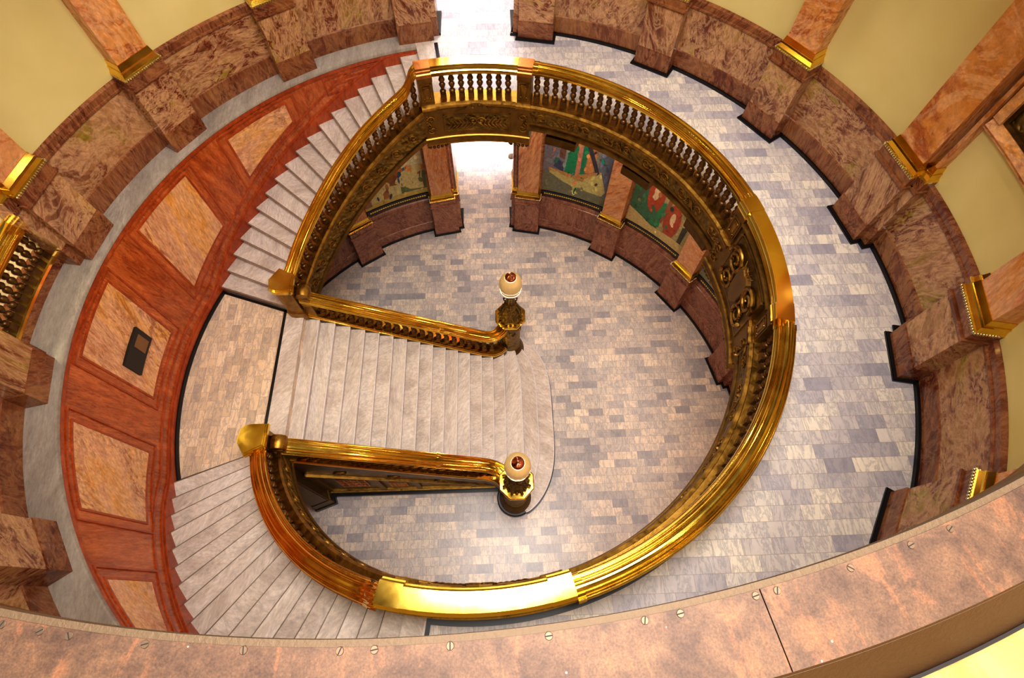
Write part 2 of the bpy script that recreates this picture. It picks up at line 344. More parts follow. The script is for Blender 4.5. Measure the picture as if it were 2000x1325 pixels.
# ------------------------------------------------------------------ walls
SIDES = {'east': (14, 15, 0, 1), 'north': (2, 3, 4, 5), 'west': (6, 7, 8, 9), 'south': (10, 11, 12, 13)}
def bay_span(k, level):
    c = 22.5*k; a0, a1 = c-11.25, c+11.25
    if k == 4: return [(a0, c-8.0), (c+8.0, a1)]
    if k == 8 and level == 1: return [(a0, c-8.6), (c+8.6, a1)]
    return [(a0, a1)]
def wall(level, side):
    z0 = H if level else 0.; ztop = 11.3 if level else 5.62
    mat = 'cream' if level else 'pink_marble'
    mb = MB()
    for k in SIDES[side]:
        for a0, a1 in bay_span(k, level):
            mb.arc([(6.41, z0+.0), (6.9, z0), (6.9, ztop), (6.41, ztop)], a0, a1)
        if k == 4: mb.arc([(6.41, z0+4.6), (6.9, z0+4.6), (6.9, ztop), (6.41, ztop)], 82, 98)
        if k == 8 and level: mb.arc([(6.41, z0+4.0), (6.9, z0+4.0), (6.9, ztop), (6.41, ztop)], 171.4, 188.6)
    w = struct(mb.build('wall_'+side, mat), ('cream plaster' if level else 'ground floor')+' curved %s wall' % side+(' of the upper gallery' if level else ' under the gallery'), 'wall')
    dado = 'red_marble' if level else 'rose_marble'
    for k in SIDES[side]:
        p = MB(); pl_ = MB(); cp = MB(); bk = MB()
        for a0, a1 in bay_span(k, level):
            if level: w1 = 6.365
            else: w1 = 6.34
            mid = (a0+a1)/2
            p.arc([(w1, z0), (6.45, z0), (6.45, z0+1.3), (w1, z0+1.3)], a0, a1)
            pl_.arc([(w1-.018, z0), (6.45, z0), (6.45, z0+.36), (w1, z0+.375), (w1-.018, z0+.36)], a0, a1)
            cp.arc([(w1-.012, z0+1.165), (6.45, z0+1.165), (6.45, z0+1.34), (w1+.03, z0+1.34), (w1-.004, z0+1.31), (w1-.004, z0+1.215), (w1-.024, z0+1.205), (w1-.024, z0+1.18)], a0, a1)
            if not (level and 5 <= k <= 11) : bk.arc([(w1-.065, z0), (w1, z0), (w1, z0+.05), (w1-.055, z0+.05)], a0, a1)
        p.build('dado_panel', dado, w); pl_.build('plinth', 'red_marble_dark' if level else dado, w); cp.build('cap_moulding', 'red_marble_dark' if level else dado, w)
        if bk.v: bk.build('black_base', 'black', w)
    return w
for sd in SIDES:
    wall(1, sd); wall(0, sd)

# orange stair wall
ZN = lambda a: H-(abs(a)-101.6)*.0473          # nosing line of the curved flights
def under(a):                                   # underside of the stair wall follows the flights
    a = a if a <= 180 else 360-a
    return ZL-.28 if a > 160 else ZN(a)-.45
def wall_strip(mb, r0, r1, a0, a1, zb, zt, step=1.5):
    n = max(1, int(math.ceil((a1-a0)/step))); vs = []
    for i in range(n+1):
        a = a0+(a1-a0)*i/n; b = zb(a) if callable(zb) else zb; t = zt(a) if callable(zt) else zt
        vs += [P(r0, a, b), P(r0, a, t), P(r1, a, t), P(r1, a, b)]
    fs = []
    for i in range(n):
        for j in range(4): fs.append((4*i+j, 4*i+(j+1) % 4, 4*(i+1)+(j+1) % 4, 4*(i+1)+j))
    fs += [(0, 1, 2, 3), (4*n+3, 4*n+2, 4*n+1, 4*n)]
    mb.add(vs, fs)
mb = MB(); wall_strip(mb, 5.965, 6.3, 101.6, 258.4, under, H-.1)
ow = struct(mb.build('wall_west', 'orange_marble'), 'orange marble wall curving up beside the stairs', 'wall')
fold = lambda a: a if a <= 180 else 360-a
def tab(T, x):
    if x <= T[0][0]: return T[0][1]
    for (x0, y0), (x1, y1) in zip(T[:-1], T[1:]):
        if x <= x1: return y0+(y1-y0)*(x-x0)/(x1-x0)
    return T[-1][1]
ZBT = [(101.6, H), (155, 3.64), (160.5, 3.33), (164, ZL), (180, ZL)]
base = lambda h: (lambda a: min(tab(ZBT, fold(a))+h, H-.11))
mb = MB(); wall_strip(mb, 5.945, 5.97, 101.8, 258.2, lambda a: base(-.2)(a), base(.22))
wall_strip(mb, 5.925, 5.95, 101.8, 258.2, lambda a: base(-.2)(a), base(.16))
mb.build('base_moulding', 'orange_deep', ow)
mb = MB(); wall_strip(mb, 5.948, 5.97, 103.6, 256.4, lambda a: min(5.98, base(.40)(a)), lambda a: min(6.0, base(.44)(a)))
mb.arc([(5.94, H-.14), (5.97, H-.14), (5.97, H-.07), (5.94, H-.07)], 101.8, 258.2)
mb.build('string_moulding', 'orange_deep', ow)
def frame(mb, a0, a1, zb, zt, w, r0=5.942):
    da = degrees(w/5.95)
    wall_strip(mb, r0, 5.97, a0, a0+da, zb, zt); wall_strip(mb, r0, 5.97, a1-da, a1, zb, zt)
    wall_strip(mb, r0, 5.97, a0+da, a1-da, (lambda a: (zt(a) if callable(zt) else zt)-w), zt)
    wall_strip(mb, r0, 5.97, a0+da, a1-da, zb, (lambda a: (zb(a) if callable(zb) else zb)+w))
for c in (112.5, 135, 157.5, 180, 202.5, 225, 247.5):
    a0, a1 = c-6.2, c+6.2
    PBT = [(128, 5.46), (142, 4.845), (150.4, 4.45), (164, 4.05), (180, 4.05)]; zb = (lambda a: tab(PBT, fold(a))); zt = 5.83
    if c in (112.5, 247.5):
        zb = lambda a: min(5.80, base(.42)(a)+.12)
    m1 = MB(); wall_strip(m1, 5.957, 5.97, a0, a1, zb, zt, 1.)
    m1.build('inset_panel', 'tan_marble' if c not in (112.5, 247.5) else 'orange_marble', ow)
    m2 = MB(); frame(m2, a0-.35, a1+.35, (lambda a, f=zb: f(a)-.035), zt+.035, .035, 5.951)
    frame(m2, a0-1.9, a1+1.9, (lambda a, f=zb: f(a)-.19), zt+.14, .03, 5.946)
    m2.build('panel_frame', 'orange_deep', ow)
# black notice box on the wall
box = thing('notice_box', 'black notice box with a small tan card on the orange stair wall', 'notice box', loc=P(5.95, 180.6, 4.53))
mb = MB(); wall_strip(mb, 5.91, 5.957, 177.2, 184.1, 4.52, 4.97, 2); mb.build('case', 'black_box', box)
mb = MB(); wall_strip(mb, 5.904, 5.912, 178.1, 180.4, 4.58, 4.88, 2); mb.build('card', plain('tan_card', (128, 88, 52), .5), box)

# ------------------------------------------------------------------ piers
def pier(ang, level, label, group, side=None, deep=0.):
    """a marble pier: black base, plinth, die, cap, brass foot and shaft; side adds the stepped pilaster (+1/-1)"""
    z0 = H if level else 0.; a = R(ang)
    T = lambda t, n, z: (n*cos(a)-t*sin(a), n*sin(a)+t*cos(a), z)
    w, n0 = (.335, 6.065) if level else (.345, 6.075)
    rects = [(-w, w, n0, 6.44)]
    if side: rects.append((w-.05, w+.125, n0+.13, 6.44+deep) if side > 0 else (-w-.125, -w+.05, n0+.13, 6.44+deep))
    onledge = level and 100 < ang < 260
    g = 'upper gallery' if level else 'ground floor'
    t = thing('marble_pier', label, 'pier', group, loc=T(0, n0, z0))
    def lay(mb, e, za, zb):
        for t0, t1, m0, m1 in rects: mb.box(t0-e, t1+e, m0-e, m1, za, zb, T)
    if not onledge:
        mb = MB(); lay(mb, .062, z0, z0+.03); lay(mb, .05, z0+.03, z0+.05); mb.build('black_base', 'black', t)
    dm = 'red_marble' if level else 'rose_marble'; dk = 'red_marble_dark' if level else 'rose_marble'
    mb = MB(); lay(mb, .014, z0, z0+.365); lay(mb, .006, z0+.365, z0+.38); mb.build('plinth', dk, t)
    mb = MB(); lay(mb, 0., z0+.37, z0+1.22); mb.build('die', dm, t)
    mb = MB(); lay(mb, .018, z0+1.19, z0+1.215); lay(mb, .034, z0+1.215, z0+1.255); lay(mb, .008, z0+1.255, z0+1.40); mb.build('cap', dk, t)
    zb_ = z0+1.40 if level else z0+1.45
    def taper(mb, e0, za, e1, zb):
        for t0, t1, m0, m1 in rects:
            vs = [T(x, y, z) for z, e in ((za, e0), (zb, e1)) for x, y in ((t0-e, m0-e), (t1+e, m0-e), (t1+e, m1), (t0-e, m1))]
            mb.add(vs, [(3, 2, 1, 0), (4, 5, 6, 7), (0, 1, 5, 4), (1, 2, 6, 5), (2, 3, 7, 6), (3, 0, 4, 7)])
    mb = MB(); taper(mb, .008, zb_, .012, zb_+.02); taper(mb, .010, zb_+.02, -.004, zb_+.042); taper(mb, -.006, zb_+.042, -.030, zb_+.10); taper(mb, -.020, zb_+.10, -.022, zb_+.125); taper(mb, -.034, zb_+.125, -.052, zb_+.215)
    f = mb.build('brass_foot', 'brass', t)
    mb = MB(); nb = 18; e = .014
    for i in range(nb):
        mb.ball(T(-w-e+(2*w+2*e)*(i+.5)/nb, n0-e, zb_+.012), .0185, 8, 5)
    for sgn in (-1, 1):
        if side == sgn: continue
        for i in range(9): mb.ball(T(sgn*(w+e), n0-e+.3*(i+.5)/9, zb_+.012), .0185, 8, 5)
    bd = mb.build('bead_row', 'bead'); bd.parent = f
    mb = MB(); lay(mb, -.062, zb_+.18, 11.3 if level else 5.62); mb.build('shaft', 'pink_marble', t)
    return t
UP = {11.25: ('upper gallery pier left of the framed bronze plaque, at the right', -1),
      33.75: ('upper gallery pier standing right of the long cream bay, near top right', None),
      56.25: ('upper gallery pier second to the right of the bright top doorway', None),
      78.75: ('upper gallery pier on the right jamb of the bright top doorway', 1),
      101.25: ('upper gallery pier on the left jamb of the bright top doorway', -1),
      123.75: ('pier on the grey ledge next left of the top doorway', None),
      146.25: ('pier on the grey ledge above the stair wall with a glinting die, upper left', None),
      168.75: ('pier on the grey ledge just above the wall balustrade', 1),
      191.25: ('pier on the grey ledge just below the wall balustrade', -1),
      213.75: ('pier on the grey ledge at the lower left edge', None),
      -11.25: ('upper gallery pier with brass foot jutting at the right edge', 1),
      -33.75: ('upper gallery pier half hidden by the copper ledge, lower right', None)}
for a, (lb, sd) in UP.items():
    pier(a, 1, lb, 'upper gallery piers', sd, .5 if a in (78.75, 101.25) else (.1 if a in (168.75, 191.25) else 0.))
LOW = {11.25: ('ground floor pier under the bronze cartouche, rightmost below the gallery', -1),
       33.75: ('ground floor pier right of the red and green mural', None),
       56.25: ('ground floor pier between the canoe coloured mural and the red mural', None),
       78.75: ('ground floor pier on the right of the lower passage', 1),
       101.25: ('ground floor pier on the left of the lower passage', -1),
       123.75: ('ground floor pier left of the orange and tan mural', None),
       146.25: ('ground floor pier half hidden behind the upper curved stair string', None)}
for a, (lb, sd) in LOW.items():
    pier(a, 0, lb, 'ground floor piers', sd, .5 if a in (78.75, 101.25) else 0.)

# passages behind the doorways (white walls)
for z0, nm in ((0., 'ground floor'), (H, 'upper')):
    for s, d in ((-1, 'west'), (1, 'east')):
        mb = MB(); mb.box(s*1.02-.04, s*1.02+.04, 6.9, 13., z0, z0+4.6)
        struct(mb.build('wall_'+d, 'white_paint'), 'white %s side wall of the %s passage' % (d, nm), 'wall')
    mb = MB(); mb.box(-1.06, 1.06, 13., 13.1, z0, z0+4.6)
    struct(mb.build('wall_north', 'white_paint'), 'white end wall of the %s passage' % nm, 'wall')
    mb = MB(); mb.box(-1.06, 1.06, 6.9, 13.1, z0+4.6, z0+4.7)
    struct(mb.build('ceiling', 'white_paint'), 'ceiling of the %s passage' % nm, 'ceiling')
for z0, nm in ((0., 'ground floor'), (H, 'upper')):
    for sx, d in ((-1, 'left'), (1, 'right')):
        t = thing('door_jamb', 'marble door jamb with black base at the %s of the %s passage' % (d, nm), 'jamb', 'passage door jambs', loc=(sx*.86, 6.5, z0))
        a, b = sorted((sx*.79, sx*1.1)); mb = MB(); mb.box(a, b, 6.22, 6.86, z0, z0+4.6); mb.build('jamb_stone', 'red_marble_dark' if z0 else 'rose_marble', t)
        a, b = sorted((sx*.71, sx*1.1)); mb = MB(); mb.box(a, b, 6.16, 6.88, z0, z0+.05); mb.build('black_base', 'black', t)
        a, b = sorted((sx*.765, sx*1.1)); mb = MB(); mb.box(a, b, 6.20, 6.88, z0+1.42, z0+1.6); mb.box(*sorted((sx*.78, sx*1.1)), 6.20, 6.88, z0+1.6, z0+1.66); mb.build('brass_band', 'brass', t)
# lower passage fittings
s1 = thing('wall_plaque', 'small bronze plaque with a thin rod on the right wall of the lower passage', 'plaque', loc=(.98, 9.6, 1.2))
mb = MB(); mb.box(.93, .978, 9.2, 9.55, 2.2, 2.55); mb.build('plate', 'bronze_ornament', s1)
mb = MB(); mb.tube([(.94, 9.25, 2.25), (.94, 8.9, .9)], .012); mb.build('rod', 'bronze', s1)
s2 = thing('wall_lamp', 'small white globe lamp beside the right brass foot of the lower passage', 'lamp', loc=(.72, 7.0, 1.9))
mb = MB(); mb.ball((.76, 7.08, 1.95), .085, 12, 8); mb.build('globe', 'white_paint', s2)
mb = MB(); mb.box(.78, .86, 7.05, 7.11, 1.92, 1.97); mb.build('bracket', 'brass', s2)

# framed bronze plaque in the right bay
nf = thing('bronze_plaque', 'large cast bronze plaque in a marble frame above the right bay', 'plaque', loc=P(6.4, 0, 8.38))
mb = MB(); mb.arc([(6.34, 8.46), (6.42, 8.46), (6.42, 8.55), (6.36, 8.54)], -8.0, 8.0)
mb.arc([(6.29, 8.53), (6.42, 8.53), (6.42, 8.66), (6.34, 8.64)], -7.4, 7.4)
for s in (-1, 1):
    a0, a1 = sorted((s*7.4, s*6.2)); mb.arc([(6.30, 8.64), (6.42, 8.64), (6.42, 11.), (6.30, 11.)], a0, a1)
mb.build('marble_frame', 'tan_marble', nf)
mb = MB(); mb.arc([(6.34, 8.65), (6.42, 8.65), (6.42, 8.72), (6.34, 8.70)], -6.2, 6.2)
for s in (-1, 1):
    a0, a1 = sorted((s*6.2, s*5.7)); mb.arc([(6.34, 8.65), (6.42, 8.65), (6.42, 11.), (6.34, 11.)], a0, a1)
mb.build('bronze_border', 'bronze', nf)
mb = MB(); mb.arc([(6.37, 8.68), (6.42, 8.68), (6.42, 11.), (6.37, 11.)], -5.8, 5.8); pnl = mb.build('relief_panel', 'bronze_relief', nf)
def spiral(r, ac, zc, size, turns=1.4, flip=1, ztop=1, n=22):
    pts = []
    for i in range(n):
        t = i/(n-1); th = t*turns*2*pi; q = size*(1-.8*t)
        pts.append(P(r, ac+degrees(flip*q*cos(th)/r), zc+ztop*q*sin(th)))
    return pts
mb = MB()
for s in (-1, 1):
    for q in range(2):
        mb.tube(spiral(6.36, s*3.9, 8.98+q*.8, .24, 1.5, s, -1 if q else 1), .03, 6, (1, .5))
mb.tube([P(6.35, 2.2*cos(t/8*pi*2), 9.3+.42*sin(t/8*pi*2)) for t in range(9)], .04)
mb.build('scrollwork', 'bronze_ornament', nf)

# ------------------------------------------------------------------ murals (flat colour fields, generic)
def mural(c, label, patches, ground):
    def q(u, v, lay): return P(6.334-.0009*lay, c+8.1-16.2*u, 1.47+v*3.6)
    mb = MB()
    def poly(pts, col, lay):
        vs = []; 
        # fan with subdivided edge points so the patch follows the wall
        L = []
        for i in range(len(pts)):
            a, b = pts[i], pts[(i+1) % len(pts)]
            n = max(1, int(abs(a[0]-b[0])/.08)+1)
            for k in range(n): L.append((a[0]+(b[0]-a[0])*k/n, a[1]+(b[1]-a[1])*k/n))
        mx = sum(p[0] for p in L)/len(L); my = sum(p[1] for p in L)/len(L)
        vs = [q(mx, my, lay)]+[q(u, v, lay) for u, v in L]
        mb.add(vs, [(0, i+1, (i+1) % len(L)+1) for i in range(len(L))], lin(col))
    n = 12
    for i in range(n):
        vs = [q(i/n, 0.05, 0), q((i+1)/n, 0.05, 0), q((i+1)/n, 1, 0), q(i/n, 1, 0)]
        mb.add(vs, [(0, 1, 2, 3)], lin(ground))
    for j, (col, pts) in enumerate(patches): poly(pts, col, j+2)
    rr = random.Random(int(c*10)); cols_ = [p_[0] for p_ in patches]+[ground]
    for j in range(150):
        cu, cv_ = rr.random()*.94+.03, rr.random()*.86+.07; rx_, ry_ = rr.uniform(.008, .04), rr.uniform(.006, .028); an = rr.uniform(0, pi)
        # colour of the field under the stroke, shifted a little
        base_ = ground
        for col, pts in patches:
            ins_ = False; k_ = len(pts)-1
            for i_ in range(len(pts)):
                (xa, ya), (xb_, yb_) = pts[i_], pts[k_]
                if (ya > cv_) != (yb_ > cv_) and cu < (xb_-xa)*(cv_-ya)/(yb_-ya)+xa: ins_ = not ins_
                k_ = i_
            if ins_: base_ = col
        if rr.random() < .14: base_ = rr.choice(cols_)
        f_ = rr.uniform(.82, 1.22); cc = tuple(min(255, max(0, x*f_+rr.uniform(-10, 10))) for x in base_)
        e_ = [(cu+rx_*cos(t_)*cos(an)-ry_*sin(t_)*sin(an), cv_+rx_*cos(t_)*sin(an)+ry_*sin(t_)*cos(an)) for t_ in [2*pi*i/7 for i in range(7)]]
        poly([(min(1, max(0, a_)), min(1, max(.05, b_))) for a_, b_ in e_], cc, len(patches)+3+j % 5)
    t = thing('mural', label, 'mural', 'ground floor murals', loc=P(6.33, c, 1.47))
    mb.build('canvas', 'mural', t)
    mb = MB(); mb.arc([(6.318, 1.45), (6.34, 1.45), (6.34, 1.63), (6.318, 1.63)], c-8.1, c+8.1); mb.build('dark_band', 'black', t)
    mb = MB()
    for i in range(26):
        a = c-7.4+14.8*(i+.5)/26; mb.arc([(6.313, 1.52), (6.318, 1.52), (6.318, 1.56), (6.313, 1.56)], a-.2, a+.2, step=5)
    mb.build('gold_studs', 'brass', t)
def ell(cx, cy, rx, ry, n=14): return [(cx+rx*cos(2*pi*i/n), cy+ry*sin(2*pi*i/n)) for i in range(n)]
mural(67.5, 'mural of a pale curved hull below green and grey fields, right of the lower passage',
      [((128, 126, 140), [(0, .2), (.3, .22), (.34, 1), (0, 1)]), ((150, 154, 160), [(.3, .2), (.62, .22), (.6, 1), (.34, 1)]), ((206, 146, 92), [(.62, .32), (.74, .3), (.8, .9), (.66, .9)]),
       ((112, 120, 140), [(.8, .2), (1, .1), (1, 1), (.84, 1)]), ((120, 122, 100), [(0, .05), (1, .05), (1, .14), (.6, .2), (0, .26)]), ((196, 190, 124), [(.08, .30), (.2, .25), (.6, .27), (.86, .38), (.98, .2), (.88, .08), (.5, .09), (.14, .16)]),
       ((190, 146, 90), [(.08, .30), (.2, .25), (.6, .27), (.86, .38), (.85, .35), (.6, .235), (.2, .215), (.09, .27)]),
       ((30, 142, 98), [(.32, .28), (.48, .27), (.5, .75), (.4, .74)]), ((204, 142, 118), [(.48, .27), (.55, .27), (.55, .75), (.5, .75)]), ((34, 136, 96), [(.55, .26), (.6, .26), (.64, .62), (.56, .7)]),
       ((64, 60, 74), [(.56, .62), (.6, .66), (.84, .36), (.8, .33)]), ((150, 66, 48), [(.5, .74), (.53, .76), (.62, .6), (.58, .58)]), ((70, 76, 110), [(.14, .32), (.3, .28), (.3, .36), (.18, .4)]),
       ((120, 84, 70), [(.22, .42), (.3, .4), (.34, .6), (.26, .64)])], (140, 140, 128))
mural(45, 'mural of broad red and rust shapes over striped greens',
      [((70, 118, 84), [(0, .1), (.5, .1), (.45, .6), (0, .8)]), ((214, 84, 62), [(.2, .62), (.5, .6), (.9, .4), (1, .5), (1, 1), (.15, 1)]), ((226, 70, 52), [(.2, .66), (.5, .6), (1, .34), (1, .5), (.5, .72), (.22, .78)]),
       ((60, 140, 92), [(.36, .14), (.52, .14), (.52, .4), (.38, .36)]), ((176, 78, 48), ell(.34, .42, .13, .18)), ((224, 196, 156), ell(.33, .44, .045, .08)), ((176, 82, 50), ell(.68, .27, .13, .17)), ((226, 198, 158), ell(.68, .3, .04, .06)),
       ((84, 92, 84), [(.08, .3), (.14, .3), (.2, .56), (.12, .7)]), ((196, 176, 120), [(0, .05), (1, .05), (1, .14), (.4, .12), (0, .2)]), ((74, 70, 58), [(.86, .1), (.92, .1), (.94, .3), (.86, .32)]), ((150, 96, 66), [(.5, .2), (.54, .2), (.6, .46), (.54, .46)]), ((60, 132, 84), [(.0, .4), (.1, .38), (.1, .44), (0, .48)])], (176, 164, 116))
mural(22.5, 'mural sliver of grey and green behind the bronze cartouche',
      [((110, 120, 120), [(0, .1), (.4, .1), (.3, .9), (0, .9)]), ((170, 160, 130), [(.4, .1), (1, .1), (1, .5), (.5, .5)])], (130, 134, 110))
mural(112.5, 'mural with orange cone and brown mass, left of the lower passage',
      [((206, 196, 140), [(0, .1), (1, .1), (1, .36), (0, .36)]), ((206, 124, 24), [(.54, .5), (1, .5), (1, 1), (.74, 1)]), ((214, 206, 168), [(.6, .36), (1, .34), (1, .5), (.56, .5)]), ((206, 130, 40), [(.62, .3), (1, .28), (1, .34), (.62, .36)]), ((112, 122, 78), [(.6, .1), (1, .1), (1, .28), (.62, .28)]),
       ((140, 88, 52), [(.34, .22), (.6, .2), (.62, .56), (.44, .66), (.3, .52)]), ((214, 84, 44), [(.1, .4), (.3, .4), (.34, .54), (.14, .54)]), ((22, 112, 76), [(.14, .24), (.42, .22), (.42, .38), (.16, .36)]), ((170, 118, 66), [(.32, .1), (.42, .1), (.42, .22), (.34, .24)]),
       ((60, 70, 96), [(.3, .6), (.42, .64), (.38, .76), (.28, .7)]), ((40, 84, 128), [(.6, .2), (.66, .18), (.66, .32), (.6, .32)]), ((176, 140, 92), [(.46, .62), (.58, .6), (.66, .9), (.5, .9)]), ((150, 110, 90), [(.0, .08), (.12, .08), (.12, .16), (0, .18)])], (196, 176, 100))
mural(135, 'mural strip of tan and green, leftmost under the curved stair string',
      [((120, 130, 90), [(.5, .1), (1, .1), (1, .4), (.5, .4)])], (180, 160, 100))

# ------------------------------------------------------------------ balusters
def baluster_mesh(h=.50):
    mb = MB(); k = h/.50
    mb.box(-.046, .046, -.046, .046, 0, .115*k)
    mb.lathe([(.040, .115*k), (.050, .13*k), (.052, .15*k), (.040, .172*k), (.020, .18*k), (.018, .195*k), (.036, .225*k), (.050, .262*k), (.050, .285*k), (.030, .315*k), (.021, .322*k), (.032, .33*k), (.049, .355*k), (.050, .375*k), (.034, .415*k), (.019, .45*k), (.020, .458*k), (.034, .462*k)], n=10)
    mb.box(-.040, .040, -.040, .040, .46*k, .50*k)
    return mb.mesh('baluster', M['baluster'], 50)
BAL = baluster_mesh()
def put_baluster(parent, x, y, z, rz, h=.5):
    o = bpy.data.objects.new('baluster', BAL); COL.objects.link(o); o.parent = parent
    o.matrix_parent_inverse = Matrix.Translation(-Vector(parent.location))
    o.location = (x, y, z); o.rotation_euler = (0, 0, rz); o.scale = (1.12, 1.12, h/.5)
    return o
HALF = [(.034, .001), (.038, -.012), (.044, -.020), (.052, -.020), (.056, -.010), (.064, -.006), (.072, -.012), (.078, -.028), (.080, -.046), (.088, -.058), (.098, -.060), (.104, -.050), (.112, -.050), (.120, -.062), (.124, -.080), (.126, -.096), (.136, -.102), (.138, -.130)]
RAIL = [(-u, w) for u, w in reversed(HALF)]+[(-.018, .008), (0, .010), (.018, .008)]+HALF+[(.05, -.15), (-.05, -.15)]
RZ = H+.89
def rail_arc(mb, a0, a1, zf=None, rc=4.19):
    mb.arc([(rc+u, (0 if zf else RZ)+w) for u, w in RAIL], a0, a1, zf)
FR = [(4.30, 5.60), (4.30, 6.05), (4.02, 6.05), (4.02, 6.20), (3.985, 6.225), (3.975, 6.26), (3.985, 6.285), (4.02, 6.295), (4.035, 6.33), (4.30, 6.33), (4.30, 6.33)]
def frieze(t, a0, a1, cast=True):
    mb = MB(); mb.arc([(4.02, 5.83), (4.30, 5.60), (4.33, 5.60), (4.33, 6.24), (4.02, 6.24)], a0, a1); mb.build('frieze', 'bronze', t)
    mb = MB(); mb.arc([(4.0, 5.98), (4.03, 5.98), (4.03, 6.22), (4.0, 6.22)], a0, a1); f = mb.build('relief_band', 'bronze_relief', t)
    mb = MB(); mb.arc([(3.985, 5.935), (4.03, 5.93), (4.03, 5.975), (3.995, 5.975)], a0, a1); mb.arc([(3.965, 5.80), (4.04, 5.78), (4.04, 5.85), (3.975, 5.85)], a0, a1)
    mb.build('lower_moulding', 'bronze_smooth', t)
    mb = MB(); mb.arc([(4.02, 6.21), (4.33, 6.21), (4.33, 6.345), (4.035, 6.345), (4.03, 6.32), (3.985, 6.30), (3.975, 6.27), (3.985, 6.235)], a0, a1); mb.build('curb', 'bronze_ornament', t)
    # acanthus scrolls in the band
    k = int((a1-a0)/6)
    for i in range(k):
        mb = MB()
        ac = a0+(a1-a0)*(i+.5)/k; sg = 1 if i % 2 else -1
        mb.tube(spiral(3.992, ac, 6.10, .095, 1.4, sg, sg, 18), .018, 6, (1, .5))
        for q in range(3):
            x = ac+sg*(1.4+q*.5); mb.tube([P(3.994, x, 6.02), P(3.986, x+sg*.5, 6.09+.02*q), P(3.992, x+sg*1.3, 6.15+.015*q)], .016, 5, (1, .3))
        mb.build('acanthus_scroll', 'bronze_ornament', t)
def reg_section(a0, a1, label):
    t = thing('gallery_balustrade', label, 'balustrade', 'balustrade sections around the well', loc=P(4.19, (a0+a1)/2, H))
    mb = MB(); rail_arc(mb, a0, a1); mb.build('handrail', 'brass', t, 12)
    for e in ((a0, a0+1.2), (a1-1.2, a1)):
        mb = MB(); mb.arc([(4.19+u*1.07, RZ+.004+w*1.03) for u, w in RAIL], *e); mb.build('rail_collar', 'brass', t)
    frieze(t, a0, a1)
    n = int(round((a1-a0)/2.27))
    for i in range(n):
        a = a0+(a1-a0)*(i+.5)/n; x, y, z = P(4.15, a, 6.345); put_baluster(t, x, y, z, R(a), .525)
    return t
reg_section(14.2, 75.8, 'bronze balustrade sweeping round the well from top to right')
reg_section(-75.8, -14.2, 'bronze balustrade with white hot brass rail, lower right of the well')
